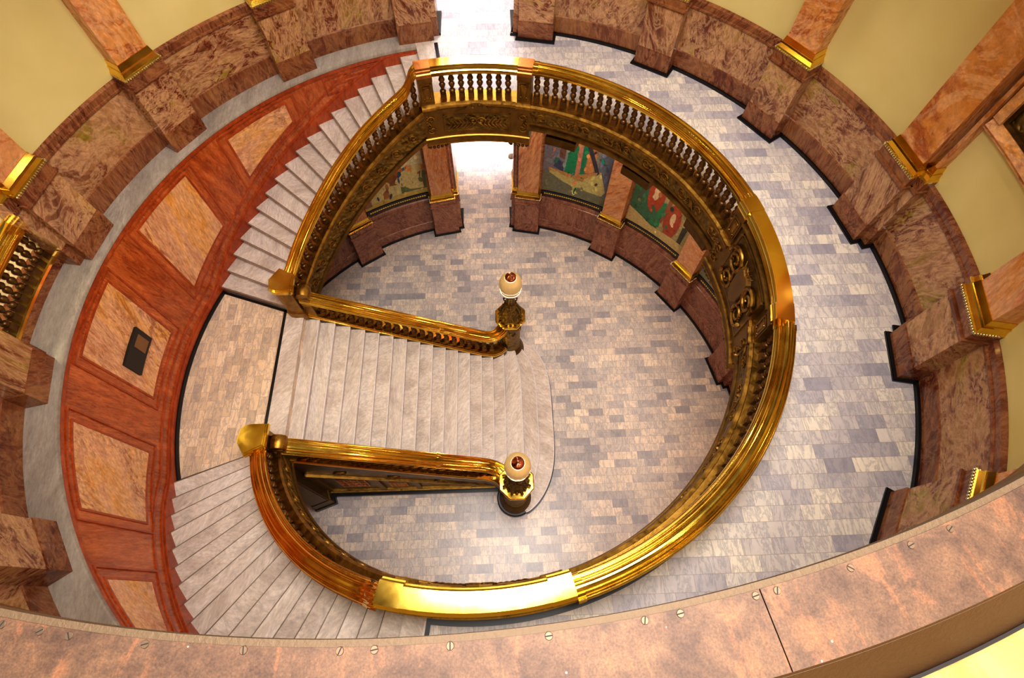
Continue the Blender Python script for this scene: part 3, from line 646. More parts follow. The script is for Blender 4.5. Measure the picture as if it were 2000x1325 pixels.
def cap_section(c, label, kind):
    a0, a1 = c-14.2, c+14.2
    t = thing('podium_balustrade', label, 'balustrade', 'flat capped balustrade sections', loc=P(4.17, c, H))
    lip = [(4.045, .72), (4.045, .765), (4.02, .78), (4.012, .81), (4.03, .825), (4.03, .865), (4.048, .875), (4.048, .915), (4.25, .915), (4.25, .875), (4.268, .865), (4.268, .825), (4.29, .81), (4.285, .78), (4.26, .765), (4.26, .72)]
    mb = MB(); mb.arc([(r, H+z) for r, z in lip], a0+3.6, a1-3.6); mb.build('cap', 'brass_cap', t)
    for e in ((a0, a0+3.6), (a1-3.6, a1)):
        mb = MB(); mb.arc([((r-.022 if r < 4.15 else r+.004), H+z+.003) for r, z in lip], *e); mb.build('end_cap', 'worn_copper' if c == 90 else 'brass_cap', t)
    # posts
    for s in (-1, 1):
        pc = c+s*12.3
        mb = MB(); mb.arc([(4.03, 6.35), (4.27, 6.35), (4.27, 6.89), (4.03, 6.89)], pc-1.75, pc+1.75)
        mb.arc([(4.015, 6.81), (4.28, 6.81), (4.28, 6.89), (4.015, 6.89)], pc-1.85, pc+1.85)
        po = mb.build('post', 'bronze_smooth', t)
        mb = MB()
        for b0, b1, z0, z1 in ((-1.3, -1.05, 6.42, 6.77), (1.05, 1.3, 6.42, 6.77), (-1.3, 1.3, 6.42, 6.44), (-1.3, 1.3, 6.75, 6.77)):
            mb.arc([(4.018, z0), (4.035, z0), (4.035, z1), (4.018, z1)], pc+b0, pc+b1)
        T = lambda x, y, z, pc=pc: (lambda rr, aa: P(rr, aa, z))(4.03-max(0., y)*.35, pc+degrees(x/4.03))
        mb.lathe([(.018, 6.47), (.03, 6.49), (.022, 6.52), (.045, 6.62), (.055, 6.68), (.04, 6.70), (.06, 6.72), (.058, 6.735)], n=10, T=T)
        for q in (-1, 1): mb.ball(P(4.02, pc+q*.75, 6.475), .016, 8, 5)
        mb.tube(spiral(4.018, pc-.55, 6.69, .03, 1.2, -1, 1, 10), .007, 5); mb.tube(spiral(4.018, pc+.55, 6.69, .03, 1.2, 1, 1, 10), .007, 5)
        u = mb.build('urn_relief', 'bronze_ornament'); u.parent = po
    mb = MB()
    for s0, s1, e in ((a0, a0+3.9, .02), (a0+3.9, a1-3.9, 0), (a1-3.9, a1, .02)):
        mb.arc([(4.05-e, 6.18), (4.33, 6.18), (4.33, 6.35), (4.035-e, 6.35), (4.02-e, 6.325), (3.985-e, 6.31), (3.975-e, 6.28), (3.985-e, 6.25), (4.02-e, 6.24)], s0, s1)
    mb.build('curb', 'bronze_ornament', t)
    # fascia with cornice and brackets
    mb = MB(); mb.arc([(3.985, 5.62), (4.33, 5.55), (4.33, 6.24), (3.985, 6.24)], a0, a1); mb.build('fascia', 'bronze_smooth', t)
    mb = MB(); mb.arc([(3.95, 5.60), (3.99, 5.60), (3.99, 5.64), (3.965, 5.64), (3.945, 5.625), (3.945, 5.61)], a0-.3, a1+.3)
    cb = MB(); cb.arc([(3.965, 5.46), (4.34, 5.46), (4.34, 5.60), (3.975, 5.60)], a0-.1, a1+.1); cb.build('cornice_band', 'bronze_smooth', t)
    mb.arc([(3.955, 5.455), (3.99, 5.455), (3.99, 5.475), (3.955, 5.475)], a0-.2, a1+.2)
    mb.build('cornice', 'brass', t) if False else mb.build('cornice', 'bronze_ornament', t)
    for s in (-1, 1):
        pc = c+s*11.4
        mb = MB(); prof = [(3.98, 5.46), (4.02, 5.40), (4.08, 5.39), (4.14, 5.34), (4.22, 5.33), (4.32, 5.30), (4.34, 5.46)]
        mb.arc(prof, pc-2.6, pc+2.6)
        for q in range(5): mb.ball(P(4.0, pc-2.2+q*1.1, 5.40-.012*(2-abs(q-2))), .035, 8, 5)
        for q in (-1, 1): mb.ball(P(3.99, pc+q*2.6, 5.42), .028, 8, 5)
        mb.build('bracket', 'bronze', t)
    if kind == 'open':
        for i in range(8):
            a = c-8.1+16.2*i/7; x, y, z = P(4.15, a, 6.345); put_baluster(t, x, y, z, R(a), .53)
        mb = MB(); mb.arc([(3.972, 5.74), (3.99, 5.74), (3.99, 6.10), (3.972, 6.10)], c-8.6, c+8.6); mb.build('relief_panel', 'bronze_relief', t)
        mb = MB()
        for b0, b1, z0, z1 in ((-9.0, 9.0, 6.10, 6.12), (-9.0, 9.0, 5.72, 5.74), (-9.0, -8.6, 5.72, 6.12), (8.6, 9.0, 5.72, 6.12)):
            mb.arc([(3.968, z0), (3.99, z0), (3.99, z1), (3.968, z1)], c+b0, c+b1)
        mb.build('panel_frame', 'bronze_smooth', t)
        mb = MB()   # pediment with rosette
        pts = [(-6, 6.17), (-3, 6.22), (-2.2, 6.30), (0, 6.34), (2.2, 6.30), (3, 6.22), (6, 6.17)]
        for (x0, z0), (x1, z1) in zip(pts[:-1], pts[1:]):
            vs = [P(r, c+x, z) for r in (3.965, 3.99) for x, z in ((x0, 6.13), (x1, 6.13), (x1, z1), (x0, z0))]
            mb.add(vs, [(0, 1, 2, 3), (7, 6, 5, 4), (3, 2, 6, 7), (0, 4, 5, 1), (0, 3, 7, 4), (1, 5, 6, 2)])
        for s in (-1, 1): mb.tube(spiral(3.96, c+s*.9, 6.29, .05, 1.2, s, -1, 12), .012, 5)
        mb.build('pediment', 'bronze_smooth', t)
        mb = MB()   # foliage on the panel
        for s in (-1, 1):
            for q in range(7):
                x = c+s*(.8+q*1.05)
                mb.tube([P(3.966, x, 5.91), P(3.952, x+s*.7, 5.97+.02*(q % 2)), P(3.962, x+s*1.5, 6.05)], .02, 5, (1, .2))
                mb.tube([P(3.966, x, 5.89), P(3.952, x+s*.8, 5.85-.01*(q % 3)), P(3.962, x+s*1.5, 5.79)], .02, 5, (1, .2))
            mb.tube(spiral(3.955, c+s*1.0, 5.96, .09, 1.3, s, 1, 14), .02, 6)
        for q in range(9): mb.ball(P(3.965, c-2+q*.5, 5.80+.008*abs(q-4)), .014, 6, 4)
        mb.build('foliage_relief', 'bronze_ornament', t)
    else:
        mb = MB(); mb.arc([(4.06, 6.30), (4.24, 6.30), (4.24, 6.90), (4.06, 6.90)], c-10.6, c+10.6); mb.build('solid_panel', 'bronze_smooth', t)
        mb = MB()
        for b0, b1, z0, z1, rr in ((-8.6, 8.6, 6.72, 6.76, 4.0), (-8.6, 8.6, 5.76, 5.80, 3.965), (-8.8, -8.2, 5.76, 6.76, 3.965), (8.2, 8.8, 5.76, 6.76, 3.965), (-10.4, 10.4, 6.80, 6.83, 4.0)):
            mb.arc([(rr, z0), (4.08, z0), (4.08, z1), (rr, z1)], c+b0, c+b1)
        mb.build('panel_frame', 'bronze_smooth', t)
        mb = MB(); mb.arc([(3.968, 5.80), (4.07, 5.80), (4.07, 6.72), (3.975, 6.72)], c-8.2, c+8.2); mb.build('field', 'bronze', t)
        mb = MB()   # cartouche: shield, scrolls, torch, leaves
        sh = [(-2.6, 6.56), (-1.4, 6.62), (0, 6.58), (1.4, 6.62), (2.6, 6.56), (2.9, 6.32), (2.6, 6.06), (1.4, 5.92), (0, 5.85), (-1.4, 5.92), (-2.6, 6.06), (-2.9, 6.32)]
        n = len(sh); vs = [P(3.915, c+x*.86, 6.23+(z-6.23)*.88) for x, z in sh]+[P(3.97, c+x, z) for x, z in sh]
        mb.add(vs, [tuple(range(n)), tuple(range(2*n-1, n-1, -1))]+[(i, n+i, n+(i+1) % n, (i+1) % n) for i in range(n)])
        mb.build('shield', 'bronze_smooth', t)
        mb = MB()
        for s in (-1, 1):
            mb.tube(spiral(3.935, c+s*5.2, 6.42, .23, 1.7, s, 1, 30), .034, 7, (1, .6))
            mb.tube(spiral(3.935, c+s*4.9, 6.02, .19, 1.6, s, -1, 28), .032, 7, (1, .6))
            mb.tube([P(3.95, c+s*2.8, 6.5), P(3.93, c+s*3.6, 6.26), P(3.95, c+s*2.9, 5.95)], .022, 7)
            for q in range(6):
                b0 = c+s*(5.6+.35*q); mb.ball(P(3.955, b0, 6.14+.07*q), .022, 6, 4); mb.ball(P(3.955, c+s*(6.9-.2*q), 5.9+.05*q), .02, 6, 4)
        for q in range(5): mb.tube([P(3.95, c-.4*(q-2), 6.54), P(3.93, c-.8*(q-2), 6.62), P(3.95, c-1.2*(q-2), 6.69)], .015, 5, (1, .3))
        mb.build('scrollwork', 'bronze_ornament', t)
    # corner scrolls
    mb = MB()
    for s in (-1, 1):
        pc = c+s*12.3
        mb.tube(spiral(3.972, pc, 6.06, .075, 1.15, s, 1, 18), .017, 6, (1, .7)); mb.tube(spiral(3.972, pc, 5.82, .085, 1.15, s, -1, 18), .017, 6, (1, .7))
        mb.tube([P(3.972, pc+s*.9, 6.0), P(3.968, pc+s*.2, 5.94), P(3.972, pc+s*1.0, 5.87)], .016, 6)
        for q in range(7): mb.ball(P(3.965, pc+s*(.95+.2*sin(q)), 6.14-.06*q), .013, 6, 4)
    mb.build('corner_scrolls', 'bronze_ornament', t)
    return t
cap_section(90, 'flat capped balustrade section across the top of the well with eight balusters', 'open')
cap_section(0, 'flat capped balustrade section at the right with a cast shield cartouche', 'shield')
cap_section(-90, 'flat capped section blown out white at the bottom of the well', 'open')

# light brackets under the gallery edge
for a0, a1, lb in ((63, 71.5, 'first'), (40.3, 49.0, 'second'), (17.8, 26.4, 'third')):
    t = thing('soffit_lamp', 'long bronze soffit lamp under the gallery edge, %s to the right of the top section' % lb, 'lamp', 'lamps under the gallery edge', loc=P(4.15, (a0+a1)/2, 5.42))
    mb = MB(); mb.arc([(4.10, 5.42), (4.34, 5.42), (4.34, 5.61), (4.10, 5.61)], a0, a1); mb.build('housing', 'bronze', t)
    mb = MB(); mb.arc([(4.13, 5.40), (4.31, 5.40), (4.31, 5.425), (4.13, 5.425)], a0+.4, a1-.4); mb.build('lens', 'bronze_ornament', t)

# ------------------------------------------------------------------ curved flights
TOP = [(103.9, 7.04), (105.2, 6.98), (106.2, 6.80), (107.4, 6.66), (109.5, 6.55), (113, 6.40), (120.6, 6.06), (129.6, 5.60), (138.7, 5.12), (148.4, 4.65), (153.8, 4.38), (157.4, 4.24)]
RISE = (H-ZL)/19
for s, nm in ((1, 'upper'), (-1, 'lower')):
    t = thing('curved_staircase', 'pale marble curved stair flight at the %s' % ('upper left beside the orange wall' if s > 0 else 'lower left beside the orange wall'), 'stairs', 'marble stair flights', loc=P(5, 130*s, ZL))
    for k in range(1, 19):
        a0 = 101.6+3.22*(k-1); a1 = a0+3.22; z = H-RISE*k
        mb = MB(); mb.arc([(4.12, z-.30), (5.965, z-.30), (5.965, z-.035), (4.12, z-.035)], s*(a0-.1), s*a1)
        mb.arc([(4.12, z-.036), (5.966, z-.036), (5.966, z), (4.12, z)], s*(a0-.2), s*(a1+.30))
        st = mb.build('step', 'stair_marble', t)
        mb = MB(); mb.arc([(4.12, z-.004), (5.966, z-.004), (5.966, z+.0008), (4.12, z+.0008)], s*(a1+.15), s*(a1+.31)); mb.build('edge_shade', 'edge_shade', None).parent = st  # thin dark strip paints the shade line along each step edge
    mb = MB(); wall_strip(mb, 4.25, 5.96, 101.6, 160., lambda a: ZN(a)-.52, lambda a: ZN(a)-.34) if s > 0 else wall_strip(mb, 4.25, 5.96, 200, 258.4, lambda a: ZN(360-a)-.52, lambda a: ZN(360-a)-.34)
    mb.build('soffit', 'bronze_smooth', t)
    b = thing('curved_stair_balustrade', 'bronze balustrade with brass rail %s' % ('climbing beside the upper curved flight' if s > 0 else 'climbing beside the lower curved flight, rail orange brown'), 'balustrade', 'stair balustrades', loc=P(4.19, 130*s, ZL))
    zf = lambda a: tab(TOP, abs(a))
    mb = MB(); mb.arc([(4.19+u, w) for u, w in RAIL], s*103.9, s*157.4, zf, .8); mb.build('handrail', 'brass', b, 12)
    mb = MB(); mb.arc([(4.19+u*1.08, .006+w*1.03) for u, w in RAIL], s*155.6, s*157.4, zf, .8); mb.build('rail_collar', 'brass', b)
    zs = lambda a: ZN(a)
    mb = MB(); mb.arc([(4.01, -.46), (4.24, -.46), (4.24, .10), (4.01, .10)], s*104, s*158.5, zs); mb.build('string', 'bronze', b)
    mb = MB(); mb.arc([(3.99, -.36), (4.02, -.36), (4.02, .08), (3.99, .08)], s*104, s*158.5, zs); mb.build('relief_band', 'bronze_relief', b)
    mb = MB(); mb.arc([(3.97, .09), (4.27, .09), (4.27, .20), (4.0, .20), (3.97, .16)], s*104, s*158.5, zs); mb.build('curb', 'bronze_ornament', b)
    mb = MB(); mb.arc([(3.965, -.49), (4.26, -.49), (4.26, -.42), (3.975, -.40)], s*104, s*158.5, zs); mb.build('lower_moulding', 'bronze_smooth', b)
    for i in range(9):
        mb = MB()
        ac = 108+5.4*i; sg = 1 if i % 2 else -1
        mb.tube([(x, y, z+0) for x, y, z in spiral(3.98, s*ac, ZN(ac)-.14, .10, 1.4, sg, sg, 18)], .02, 6, (1, .5))
        for q in range(3): mb.tube([P(3.985, s*(ac+1.4+q*.5), ZN(ac+1.4)-.18), P(3.982, s*(ac+2+q*.5), ZN(ac+2)-.12), P(3.985, s*(ac+2.7+q*.5), ZN(ac+2.7)-.04)], .018, 5, (1, .3))
        mb.build('acanthus_scroll', 'bronze_ornament', b)
    for i in range(22):
        a = 105.4+2.36*i; z0 = ZN(a)+.17; z1 = tab(TOP, a)-.16; x, y, z = P(4.14, s*a, z0); put_baluster(b, x, y, z0, R(s*a), z1-z0)

# ------------------------------------------------------------------ landing newels
CAPP = [(-3.648, -1.301), (-3.655, -1.70), (-3.97, -1.86), (-4.139, -1.594), (-4.107, -1.375), (-4.04, -1.32), (-3.96, -1.300)]
for s, nm in ((-1, 'lower'), (1, 'upper')):
    poly = [(x, y*(-s)) for x, y in CAPP]
    cx = sum(p[0] for p in poly)/len(poly); cy = sum(p[1] for p in poly)/len(poly)
    sc = lambda k: [(cx+(x-cx)*k, cy+(y-cy)*k) for x, y in poly]
    t = thing('landing_newel', 'brass capped newel post at the %s corner of the landing' % nm, 'newel post', 'landing newel posts', loc=(cx, cy, ZL))
    mb = MB(); mb.prism(sc(.74), ZL-.05, ZL+.95); mb.prism(sc(.86), ZL-.05, ZL+.16); mb.prism(sc(.80), ZL+.16, ZL+.20); mb.build('post', 'bronze_ornament', t)
    mb = MB(); mb.prism(sc(.80), ZL+.90, ZL+.95); mb.prism(sc(.90), ZL+.95, ZL+.99); mb.prism(sc(1.0), ZL+.99, ZL+1.06); mb.prism(sc(.94), ZL+1.06, ZL+1.085); mb.prism(sc(.86), ZL+1.085, ZL+1.10); mb.build('cap', 'brass', t)
    mb = MB()
    y0 = -1.53*(-s) if s > 0 else -1.53
    ys = 1.53*s
    mb.box(-3.70, -3.52, ys-.13, ys+.13, ZL-.45, ZL+.62)
    mb.lathe([(.0, -.12), (.13, -.12), (.15, -.05), (.15, .05), (.13, .12), (.0, .12)], (0, 0, 0), 14, T=lambda x, y, z: (-3.60+x, ys+z, ZL+.66+y))
    mb.build('scroll_bracket', 'bronze_ornament', t)
    # pier under the landing
    mb = MB()
    A = R(180+20) if s < 0 else R(180-20)
    T = lambda u, v, z: (-3.93+u*cos(A)-v*sin(A), s*1.84+u*sin(A)+v*cos(A), z)
    mb.box(-.19, .19, -.15, .15, .15, ZL-.2, T); mb.box(-.22, .22, -.17, .17, .15, .5, T); mb.box(-.16, .16, -.17, .17, .6, ZL-.6, T); mb.build('under_post', 'bronze', t)
    mb = MB(); mb.box(-.25, .25, -.19, .19, 0, .15, T); mb.build('black_base', 'black', t)

# ------------------------------------------------------------------ straight flight
def zn(x): return 3.27-.172*(x+3.81)/.279
t = thing('straight_staircase', 'wide straight flight of pale marble steps down the middle of the well', 'stairs', 'marble stair flights', loc=(-1.2, 0, 0))
XN = [-3.81+.279*k for k in range(16)]+[.80, 1.18, 1.55]
def nose(k):
    x = XN[k]
    if k < 16: return [(x, -1.40 if k < 14 else -1.52-.1*(k-14)), (x, 1.40 if k < 14 else 1.52+.1*(k-14))]
    if k == 16: h = [(0.80, 0), (.80, .75), (.77, 1.20), (.69, 1.66)]
    elif k == 17: h = [(1.18, 0), (1.18, .8), (1.13, 1.18), (1.02, 1.57), (.82, 1.90), (.72, 2.0)]
    else: h = [(1.55, 0), (1.555, .5), (1.54, .9), (1.49, 1.26), (1.36, 1.66), (1.14, 2.02), (.90, 2.24), (.80, 2.28)]
    return [(a, -b) for a, b in reversed(h[1:])]+h
def smooth_line(pts, n=3):
    for _ in range(n):
        q = [pts[0]]
        for a, b in zip(pts[:-1], pts[1:]): q += [(.75*a[0]+.25*b[0], .75*a[1]+.25*b[1]), (.25*a[0]+.75*b[0], .25*a[1]+.75*b[1])]
        q.append(pts[-1]); pts = q
    return pts
for k in range(1, 19):
    z = 3.27-.172*k; L = nose(k)
    if k > 15: L = smooth_line(L, 3)
    y0 = L[0][1]; y1 = L[-1][1]; xb = XN[k-1]-.05 if k < 16 else min(.2, XN[k-1]-.05)
    back = [(xb, y1), (xb, y0)] if k < 16 else [(.57, 1.95), (xb, 1.60), (xb, -1.60), (.57, -1.95)]
    mb = MB(); mb.prism(L+back, max(0, z-.32), z-.035)
    ins = [(x+.022, y) for x, y in L] if k < 16 else [(cxx+.022*(cxx/1.2), y*1.008) for cxx, y in L]
    mb.prism(ins+back, z-.036, z)
    st = mb.build('step', 'stair_marble', t, 30)
    mb = MB(); a = ins; n_ = len(a); w_ = .016
    e0 = [(x+.0006, y) for x, y in a]; e1 = [(x-w_, y-(.3*w_*(y/2.) if k > 15 else 0)) for x, y in a]
    vs = [(x, y, z+.0008) for x, y in e0]+[(x, y, z+.0008) for x, y in e1]+[(x, y, z-.03) for x, y in e0]
    mb.add(vs, [(i, i+1, n_+i+1, n_+i) for i in range(n_-1)]+[(2*n_+i, 2*n_+i+1, i+1, i) for i in range(n_-1)])
    mb.build('nosing_highlight', 'nosing_highlight', None).parent = st  # pale strip paints the highlight along the rounded step edge
mb = MB(); L = smooth_line(nose(18), 3); L2 = [(x*1.03+.01, y*1.018) for x, y in L]
mb.prism(L2+[(.57, 1.95), (.2, 1.6), (.2, -1.6), (.57, -1.95)], 0, .035); mb.build('black_base', 'black', t)
mb = MB()
vs = []
for y in (-1.62, 1.62):
    vs += [(-3.9, y, 0), (.2, y, 0), (.2, y, .3), (-3.9, y, zn(-3.9)-.5)]
mb.add(vs, [(0, 1, 2, 3), (7, 6, 5, 4), (0, 4, 5, 1), (1, 5, 6, 2), (2, 6, 7, 3), (3, 7, 4, 0)]); mb.build('core', 'bronze', t)

RT = lambda x: 1.92-.565*(x+.25)
for s, nm in ((1, 'upper'), (-1, 'lower')):
    b = thing('straight_stair_balustrade', 'bronze balustrade with polished brass rail on the %s side of the straight flight' % nm, 'balustrade', 'stair balustrades', loc=(-1.8, s*1.53, 1.5))
    path = [(-3.70+i*.35, s*1.53, RT(-3.70+i*.35)) for i in range(11)]
    path += [(.0, s*1.54, 1.79), (.12, s*1.57, 1.745), (.22, s*1.62, 1.72), (.31, s*1.70, 1.70), (.38, s*1.79, 1.69), (.46, s*1.90, 1.69)]
    path = [p for p in path if p[0] <= -.15 or p[0] >= 0]
    prof = [(u*1.12, w*.62) for u, w in RAIL]
    mb = MB(); mb.sweep(prof, path); mb.build('handrail', 'brass', b, 12)
    mb = MB()
    for xx in (-1.05,):
        mb.sweep([(u*1.06, w*1.02+.005) for u, w in prof], [(xx, s*1.53, RT(xx)), (xx+.09, s*1.53, RT(xx+.09))])
    mb.build('rail_collar', 'brass', b)
    sp = [(x, s*1.53, zn(x)) for x in [-3.72+.3*i for i in range(13)]]+[(.12, s*1.56, .83), (.25, s*1.63, .78), (.36, s*1.74, .74)]
    mb = MB(); mb.sweep([(-.15, -.42), (-.15, .06), (.15, .06), (.15, -.42)], sp); mb.build('string', 'bronze', b)
    mb = MB(); mb.sweep([(-.175, .03), (-.175, .07), (-.16, .085), (-.15, .11), (.15, .11), (.16, .085), (.175, .07), (.175, .03)], sp); mb.build('curb', 'brass', b)
    for i in range(22):
        x = -3.60+i*.176; z0 = zn(x)+.105; z1 = RT(x)-.17; y = s*1.52
        if x > -.02: y = s*(1.52+.25*(x+.02)); z1 = 1.6
        put_baluster(b, x, y, z0, 0, z1-z0)
    # side wall below
    w = thing('stair_side_panelling', 'dark bronze panelling with grilles under the %s side of the straight flight' % nm, 'panelling', 'bronze stair side panelling', loc=(-1.8, s*1.66, 0))
    yo = s*1.70
    xs = [-3.85, .18]
    def slab(mb, pts, ya, yb):
        n = len(pts); vs = [(x, ya, z) for x, z in pts]+[(x, yb, z) for x, z in pts]
        mb.add(vs, [tuple(range(n)), tuple(range(2*n-1, n-1, -1))]+[(i, n+i, n+(i+1) % n, (i+1) % n) for i in range(n)])
    mb = MB(); slab(mb, [(-3.85, .1), (.2, .1), (.2, zn(.2)-.3), (-3.85, zn(-3.85)-.3)], s*1.58, s*1.655); mb.build('panel', 'bronze', w)
    mb = MB(); slab(mb, [(-3.85, 0), (.18, 0), (.18, .12), (-3.85, .12)], s*1.6, s*1.775); slab(mb, [(-3.85, .12), (.18, .12), (.18, .22), (-3.85, .22)], s*1.6, s*1.735); mb.build('black_base', 'black', w)
    mb = MB(); tl = lambda x: 2.0-.41*(x+3.75)
    slab(mb, [(-3.75, tl(-3.75)), (.05, tl(.05)), (.05, tl(.05)-.05), (-3.75, tl(-3.75)-.05)], s*1.64, s*1.71)
    slab(mb, [(-3.75, .24), (.15, .24), (.15, .30), (-3.75, .30)], s*1.62, s*1.725)
    slab(mb, [(-3.75, .34), (.15, .34), (.15, .37), (-3.75, .37)], s*1.62, s*1.70)
    mb.build('moulding', 'bronze_ornament', w)
    for x0, x1 in ((-3.80, -3.66), (-2.55, -2.42), (-1.72, -1.60), (-.45, -.35)):
        mb = MB(); slab(mb, [(x0, .3), (x1, .3), (x1, tl(x1)-.03), (x0, tl(x0)-.03)], s*1.64, s*1.70)
        mb.build('stile', 'bronze_smooth', w)
    for x0, x1, z0, z1 in ((-3.30, -2.72, .75, 1.45), (-2.25, -1.88, .6, .98)):
        mb = MB()
        for i in range(5):
            x = x0+(x1-x0)*i/4; mb.box(x-.012, x+.012, min(s*1.65, s*1.69), max(s*1.65, s*1.69), z0, z1)
        for i in range(4):
            z = z0+(z1-z0)*i/3; mb.box(x0, x1, min(s*1.65, s*1.685), max(s*1.65, s*1.685), z-.012, z+.012)
        mb.build('grille', 'worn_copper', w)
    for x in (-3.05, -2.05, -1.1, -.25):
        zc = (tl(x)+zn(x)-.42)/2
        if zc < tl(x): zc = tl(x)+.06
        mb = MB(); mb.tube([(x+.13*cos(q*pi/8), s*1.675, zc+.055*sin(q*pi/8)) for q in range(17)], .016, 6); mb.ball((x, s*1.668, zc), .03, 8, 5); mb.build('oval_boss', 'bronze_ornament', w)

# ------------------------------------------------------------------ lamp newels
for s, nm in ((1, 'upper'), (-1, 'lower')):
    cx, cy = .57, s*1.95
    t = thing('newel_lamp', 'bronze newel lamp with glass globe, %s one at the straight flight foot' % nm, 'lamp', 'newel lamps', loc=(cx, cy, 0))
    c = (cx, cy, 0)
    mb = MB(); mb.lathe([(.43, 0), (.43, .15), (.41, .17), (.30, .17)], c, 32); mb.build('black_plinth', 'black', t)
    mb = MB(); mb.lathe([(.36, .17), (.37, .22), (.36, .30), (.31, .38), (.29, .45), (.27, .48)], c, 32); mb.build('foot', 'bronze', t)
    mb = MB(); mb.lathe([(.255, .45), (.25, .6), (.25, 1.62), (.26, 1.66), (.25, 1.70), (.27, 1.80), (.29, 1.90)], c, 28); mb.build('pedestal', 'bronze_relief', t)
    mb = MB()
    for k in range(6):
        th = 2*pi*(k+.5)/6
        mb.ball((cx+.25*cos(th), cy+.25*sin(th), 1.5), .04, 8, 5); mb.tube([(cx+.26*cos(th), cy+.26*sin(th), 1.46), (cx+.26*cos(th+.25), cy+.26*sin(th+.25), 1.36), (cx+.26*cos(th+.5), cy+.26*sin(th+.5), 1.46)], .014, 5)
    mb.build('swags', 'bronze_ornament', t)
    mb = MB(); mb.lathe([(.31, 1.88), (.36, 1.92), (.385, 1.94), (.385, 1.985), (.365, 2.0), (.30, 2.0)], c, 8, T=lambda x, y, z: (cx+(x-cx), cy+(y-cy), z)); mb.build('octagonal_slab', 'brass', t)
    mb = MB(); mb.lathe([(.26, 2.0), (.265, 2.08), (.24, 2.14), (.20, 2.28), (.15, 2.42), (.115, 2.50)], c, 8)
    for k in range(8):
        th = 2*pi*(k+.5)/8
        mb.tube([(cx+r*cos(th), cy+r*sin(th), z) for r, z in ((.26, 2.04), (.29, 2.12), (.24, 2.2), (.21, 2.3), (.17, 2.44))], .03, 6, (1, .6))
        mb.ball((cx+.235*cos(th+.39), cy+.235*sin(th+.39), 2.10), .04, 7, 5); mb.ball((cx+.18*cos(th+.39), cy+.18*sin(th+.39), 2.24), .03, 7, 5)
    mb.build('relief_base', 'bronze_relief', t)
    mb = MB(); mb.lathe([(.12, 2.48), (.15, 2.52), (.15, 2.56), (.105, 2.60), (.10, 2.90), (.115, 2.95), (.09, 3.0), (.13, 3.08), (.17, 3.13), (.17, 3.17), (.1, 3.18)], c, 20)
    for k in range(3):
        th = 2*pi*k/3+.5; mb.tube([(cx+r*cos(th), cy+r*sin(th), z) for r, z in ((.1, 2.56), (.17, 2.58), (.18, 2.66), (.14, 2.68))], .018, 6)
    mb.build('stem', 'bronze', t)
    # fluted glass globe
    mb = MB(); nseg = 48; prof = [(.09, 3.12), (.16, 3.13), (.21, 3.17), (.218, 3.22), (.198, 3.265), (.215, 3.285), (.238, 3.33), (.240, 3.42), (.230, 3.50), (.20, 3.58), (.13, 3.635)]
    vs = []; 
    for r, z in prof:
        for i in range(nseg):
            th = 2*pi*i/nseg; rr = r*(1+.035*abs(sin(th*8))); vs.append((cx+rr*cos(th), cy+rr*sin(th), z))
    fs = [(j*nseg+i, j*nseg+(i+1) % nseg, (j+1)*nseg+(i+1) % nseg, (j+1)*nseg+i) for j in range(len(prof)-1) for i in range(nseg)]
    fs += [tuple(range(nseg-1, -1, -1)), tuple((len(prof)-1)*nseg+i for i in range(nseg))]
    mb.add(vs, fs); mb.build('globe', 'glass_lit', t)
    mb = MB()
    for rr, zz, tt in ((.216, 3.18, .008), (.236, 3.315, .004)):
        mb.tube([(cx+rr*(1+.03*abs(sin(i*pi/6)))*cos(i*pi/48*2), cy+rr*(1+.03*abs(sin(i*pi/6)))*sin(i*pi/48*2), zz) for i in range(49)], tt, 6)
    mb.build('scalloped_rim', 'bulb', t)
    mb = MB(); mb.lathe([(.125, 3.638), (.125, 3.645), (.09, 3.65)], c, 20); mb.build('bright_ring', 'bulb', t)
    mb = MB(); mb.lathe([(.122, 3.65), (.118, 3.68), (.09, 3.715), (.045, 3.745), (.03, 3.76), (.018, 3.775)], c, 16); mb.ball((cx, cy, 3.79), .022, 8, 5); mb.build('copper_finial', metal('copper_finial_metal', (186, 112, 84), (220, 150, 120), .18), t)

# ------------------------------------------------------------------ balustrade in the west wall opening
t = thing('wall_balustrade', 'brass and bronze balustrade in the wall opening above the orange wall, left edge', 'balustrade', loc=P(6.6, 180, H))
mb = MB(); mb.arc([(6.47, H), (6.9, H), (6.9, H+.15), (6.48, H+.15)], 172, 188); mb.build('marble_plinth', 'red_marble_dark', t)
mb = MB(); mb.arc([(6.47, H+.15), (6.62, H+.15), (6.62, H+.20), (6.50, H+.20), (6.48, H+.185)], 172.6, 187.4); mb.build('curb', 'brass', t)
mb = MB(); mb.arc([(6.60+u*1.3, H+.93+w*1.1) for u, w in RAIL], 171.8, 188.2); mb.build('handrail', 'brass', t)
for i in range(11):
    a = 173.3+13.4*i/10; x, y, z = P(6.56, a, H+.2); put_baluster(t, x, y, z, R(a), .58)

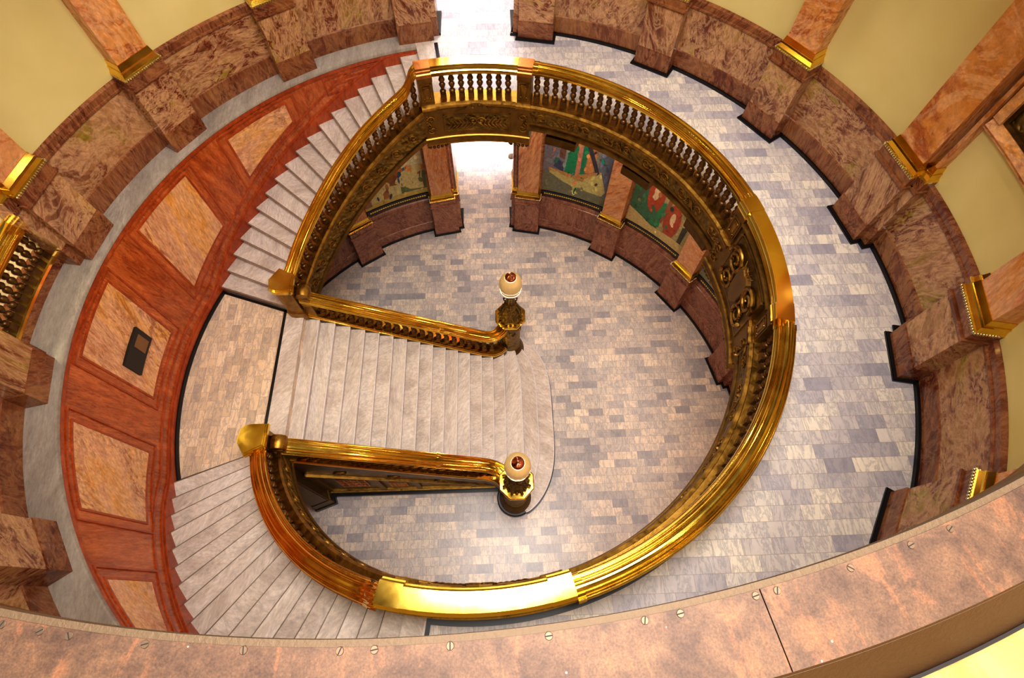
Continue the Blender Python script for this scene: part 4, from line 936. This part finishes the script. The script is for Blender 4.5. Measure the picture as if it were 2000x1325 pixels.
# ------------------------------------------------------------------ upper cornice with copper ledge
ZC = 11.78
cl = thing('copper_ledge', 'tarnished copper covered ledge curving across the bottom of the photo', 'ledge', loc=P(4.32, -90, 11.4))
JT = -78.6
for i in range(10):
    a0 = JT+36*i
    mb = MB(); mb.arc([(4.237, ZC-.012), (4.402, ZC-.012), (4.402, ZC), (4.237, ZC)], a0+.02, a0+35.98, step=1.); mb.build('copper_sheet', 'copper', cl)
mb = MB(); mb.arc([(4.2225, ZC-.04), (4.41, ZC-.04), (4.41, ZC-.013), (4.2375, ZC-.013), (4.2375, ZC-.004), (4.2225, ZC-.006)], 0, 360, step=1.); mb.build('lip', plain('lip_bronze', (96, 76, 54), .55, .3, .2, 80), cl)
mb = MB(); mb.arc([(4.245, ZC-.20), (4.41, ZC-.20), (4.41, ZC-.035), (4.245, ZC-.035)], 0, 360, step=1.)
mb.arc([(4.275, ZC-.30), (4.5, ZC-.30), (4.5, ZC-.195), (4.26, ZC-.195)], 0, 360, step=1.); mb.build('fascia', 'bronze_smooth', cl)
for i in range(40): 
    a = -118+i*2.2; mb = MB(); mb.arc([(4.262, ZC-.28), (4.29, ZC-.28), (4.29, ZC-.22), (4.25, ZC-.22)], a, a+1.1, step=2)
    mb.build('dentil', 'bronze', cl)
mb = MB(); mb.arc([(4.402, ZC-.3), (4.55, ZC-.3), (4.52, ZC-.15), (4.402, ZC-.004)], 0, 360, step=1.); mb.build('back_slope', 'brown_paint', cl)
mb = MB(); mb.arc([(4.518, ZC-.3), (4.526, ZC-.3), (4.526, ZC-.145), (4.518, ZC-.145)], 0, 360, step=1.); mb.build('back_bead', 'slot', cl)
cl.location.x += .06     # the ledge ring stands a little off the well's axis
mb = MB(); mb.arc([(4.34, 11.3), (7.5, 11.3), (7.5, 11.5), (4.34, 11.5)], 0, 360, step=2.)
struct(mb.build('ceiling', 'soffit'), 'brown soffit of the topmost gallery', 'ceiling')
SCR = [(-100.6, 4.235), (-99.4, 4.235), (-98.5, 4.236), (-96.2, 4.236), (-93.3, 4.237), (-90.5, 4.239), (-89.5, 4.239), (-87.3, 4.242), (-84.4, 4.246), (-81.5, 4.250), (-80.4, 4.252), (-78.0, 4.256), (-77.3, 4.258), (-74.8, 4.262), (-72.6, 4.264), (-71.1, 4.266)]
ORD = ['first', 'second', 'third', 'fourth', 'fifth', 'sixth', 'seventh', 'eighth', 'ninth', 'tenth', 'eleventh', 'twelfth', 'thirteenth', 'fourteenth', 'fifteenth', 'sixteenth']
for i, (a, r) in enumerate(SCR):
    p = P(r+.004, a, ZC); t = thing('slotted_screw', 'slotted screw along the copper ledge edge, %s from the left' % ORD[i], 'screw', 'screws along the copper ledge', loc=p)
    mb = MB(); mb.lathe([(.0088, -.004), (.0088, .0008), (.0078, .0018)], p, 16); mb.build('head', 'screw', t)
    mb = MB(); th = random.uniform(0, pi); T = lambda x, y, z, p=p, th=th: (p[0]+x*cos(th)-y*sin(th), p[1]+x*sin(th)+y*cos(th), p[2]+z)
    mb.box(-.0076, .0076, -.0012, .0012, .001, .0022, T); mb.build('slot', 'slot', t)
# pale marble floor of the top gallery behind the ledge
mb = MB(); mb.arc([(4.48, 11.5), (7.5, 11.5), (7.5, 11.62), (4.48, 11.62)], 0, 360, step=2.)
struct(mb.build('floor', 'gold_marble'), 'golden marble floor behind the copper ledge, bottom right corner', 'floor')

# ------------------------------------------------------------------ lights
def light(kind, name, loc, energy, color, size=None, rot=None, shape=None, sy=None):
    d = bpy.data.lights.new(name, kind); d.energy = energy; d.color = color
    if kind == 'AREA':
        d.size = size; d.shape = shape or 'DISK'
        if sy: d.size_y = sy
    elif size: d.shadow_soft_size = size
    o = bpy.data.objects.new(name, d); COL.objects.link(o); o.location = loc
    if rot: o.rotation_euler = rot
    return o
light('AREA', 'dome_skylight', (.9, -2.4, 17.5), 2100, (1., .95, .9), 6.6)
for k in range(12):
    x, y, z = P(5.35, 15+30*k, 11.05); light('POINT', 'gallery_lamp', (x, y, z), 25 if 100 < 15+30*k < 260 else 36, (1., .86, .64), .08)
for k in range(9):
    a = -90+22.5*k; x, y, z = P(5.2, a, 5.2); light('POINT', 'under_gallery_fill', (x, y, z), 56, (1., .9, .78), .08)  # added unseen point lights that brighten the murals below the gallery
light('AREA', 'passage_light', (0, 9.2, H+4.3), 260, (.95, .93, 1.), 1.6, (0, 0, 0), 'RECTANGLE', 3.5)
lp = light('AREA', 'lower_passage_light', (0, 11.4, 4.2), 330, (.97, .9, 1.), 1.5, (0, 0, 0), 'RECTANGLE', 2.6); lp.data.spread = R(70)
light('AREA', 'west_passage_light', (-8.5, 0, H+3.6), 220, (1., .85, .5), 2.5)
light('AREA', 'top_gallery_light', (3., -5.6, 14.), 60, (1., .88, .66), 1.5)
w = bpy.data.worlds.new('world'); SC.world = w; w.use_nodes = True
w.node_tree.nodes['Background'].inputs[0].default_value = (1., .86, .66, 1); w.node_tree.nodes['Background'].inputs[1].default_value = .22

# ------------------------------------------------------------------ camera
cd = bpy.data.cameras.new('camera'); cd.sensor_width = 36; cd.sensor_fit = 'HORIZONTAL'; cd.lens = 1040.9647*36/2000; cd.clip_start = .02; cd.clip_end = 100
co = bpy.data.objects.new('camera', cd); COL.objects.link(co)
MM = ((0.9993922, 0.0276998, -0.0211637), (-0.0342086, 0.8960713, -0.4425901), (0.0067046, 0.4430451, 0.8964742))
m4 = Matrix.Identity(4)
for i in range(3):
    for j in range(3): m4[i][j] = MM[i][j]
m4.translation = Vector((0.32781339, -4.16084547, 13.10907088)); co.matrix_world = m4
SC.camera = co
SC.view_settings.view_transform = 'Standard'; SC.view_settings.look = 'None'; SC.view_settings.exposure = .03; SC.view_settings.gamma = .84
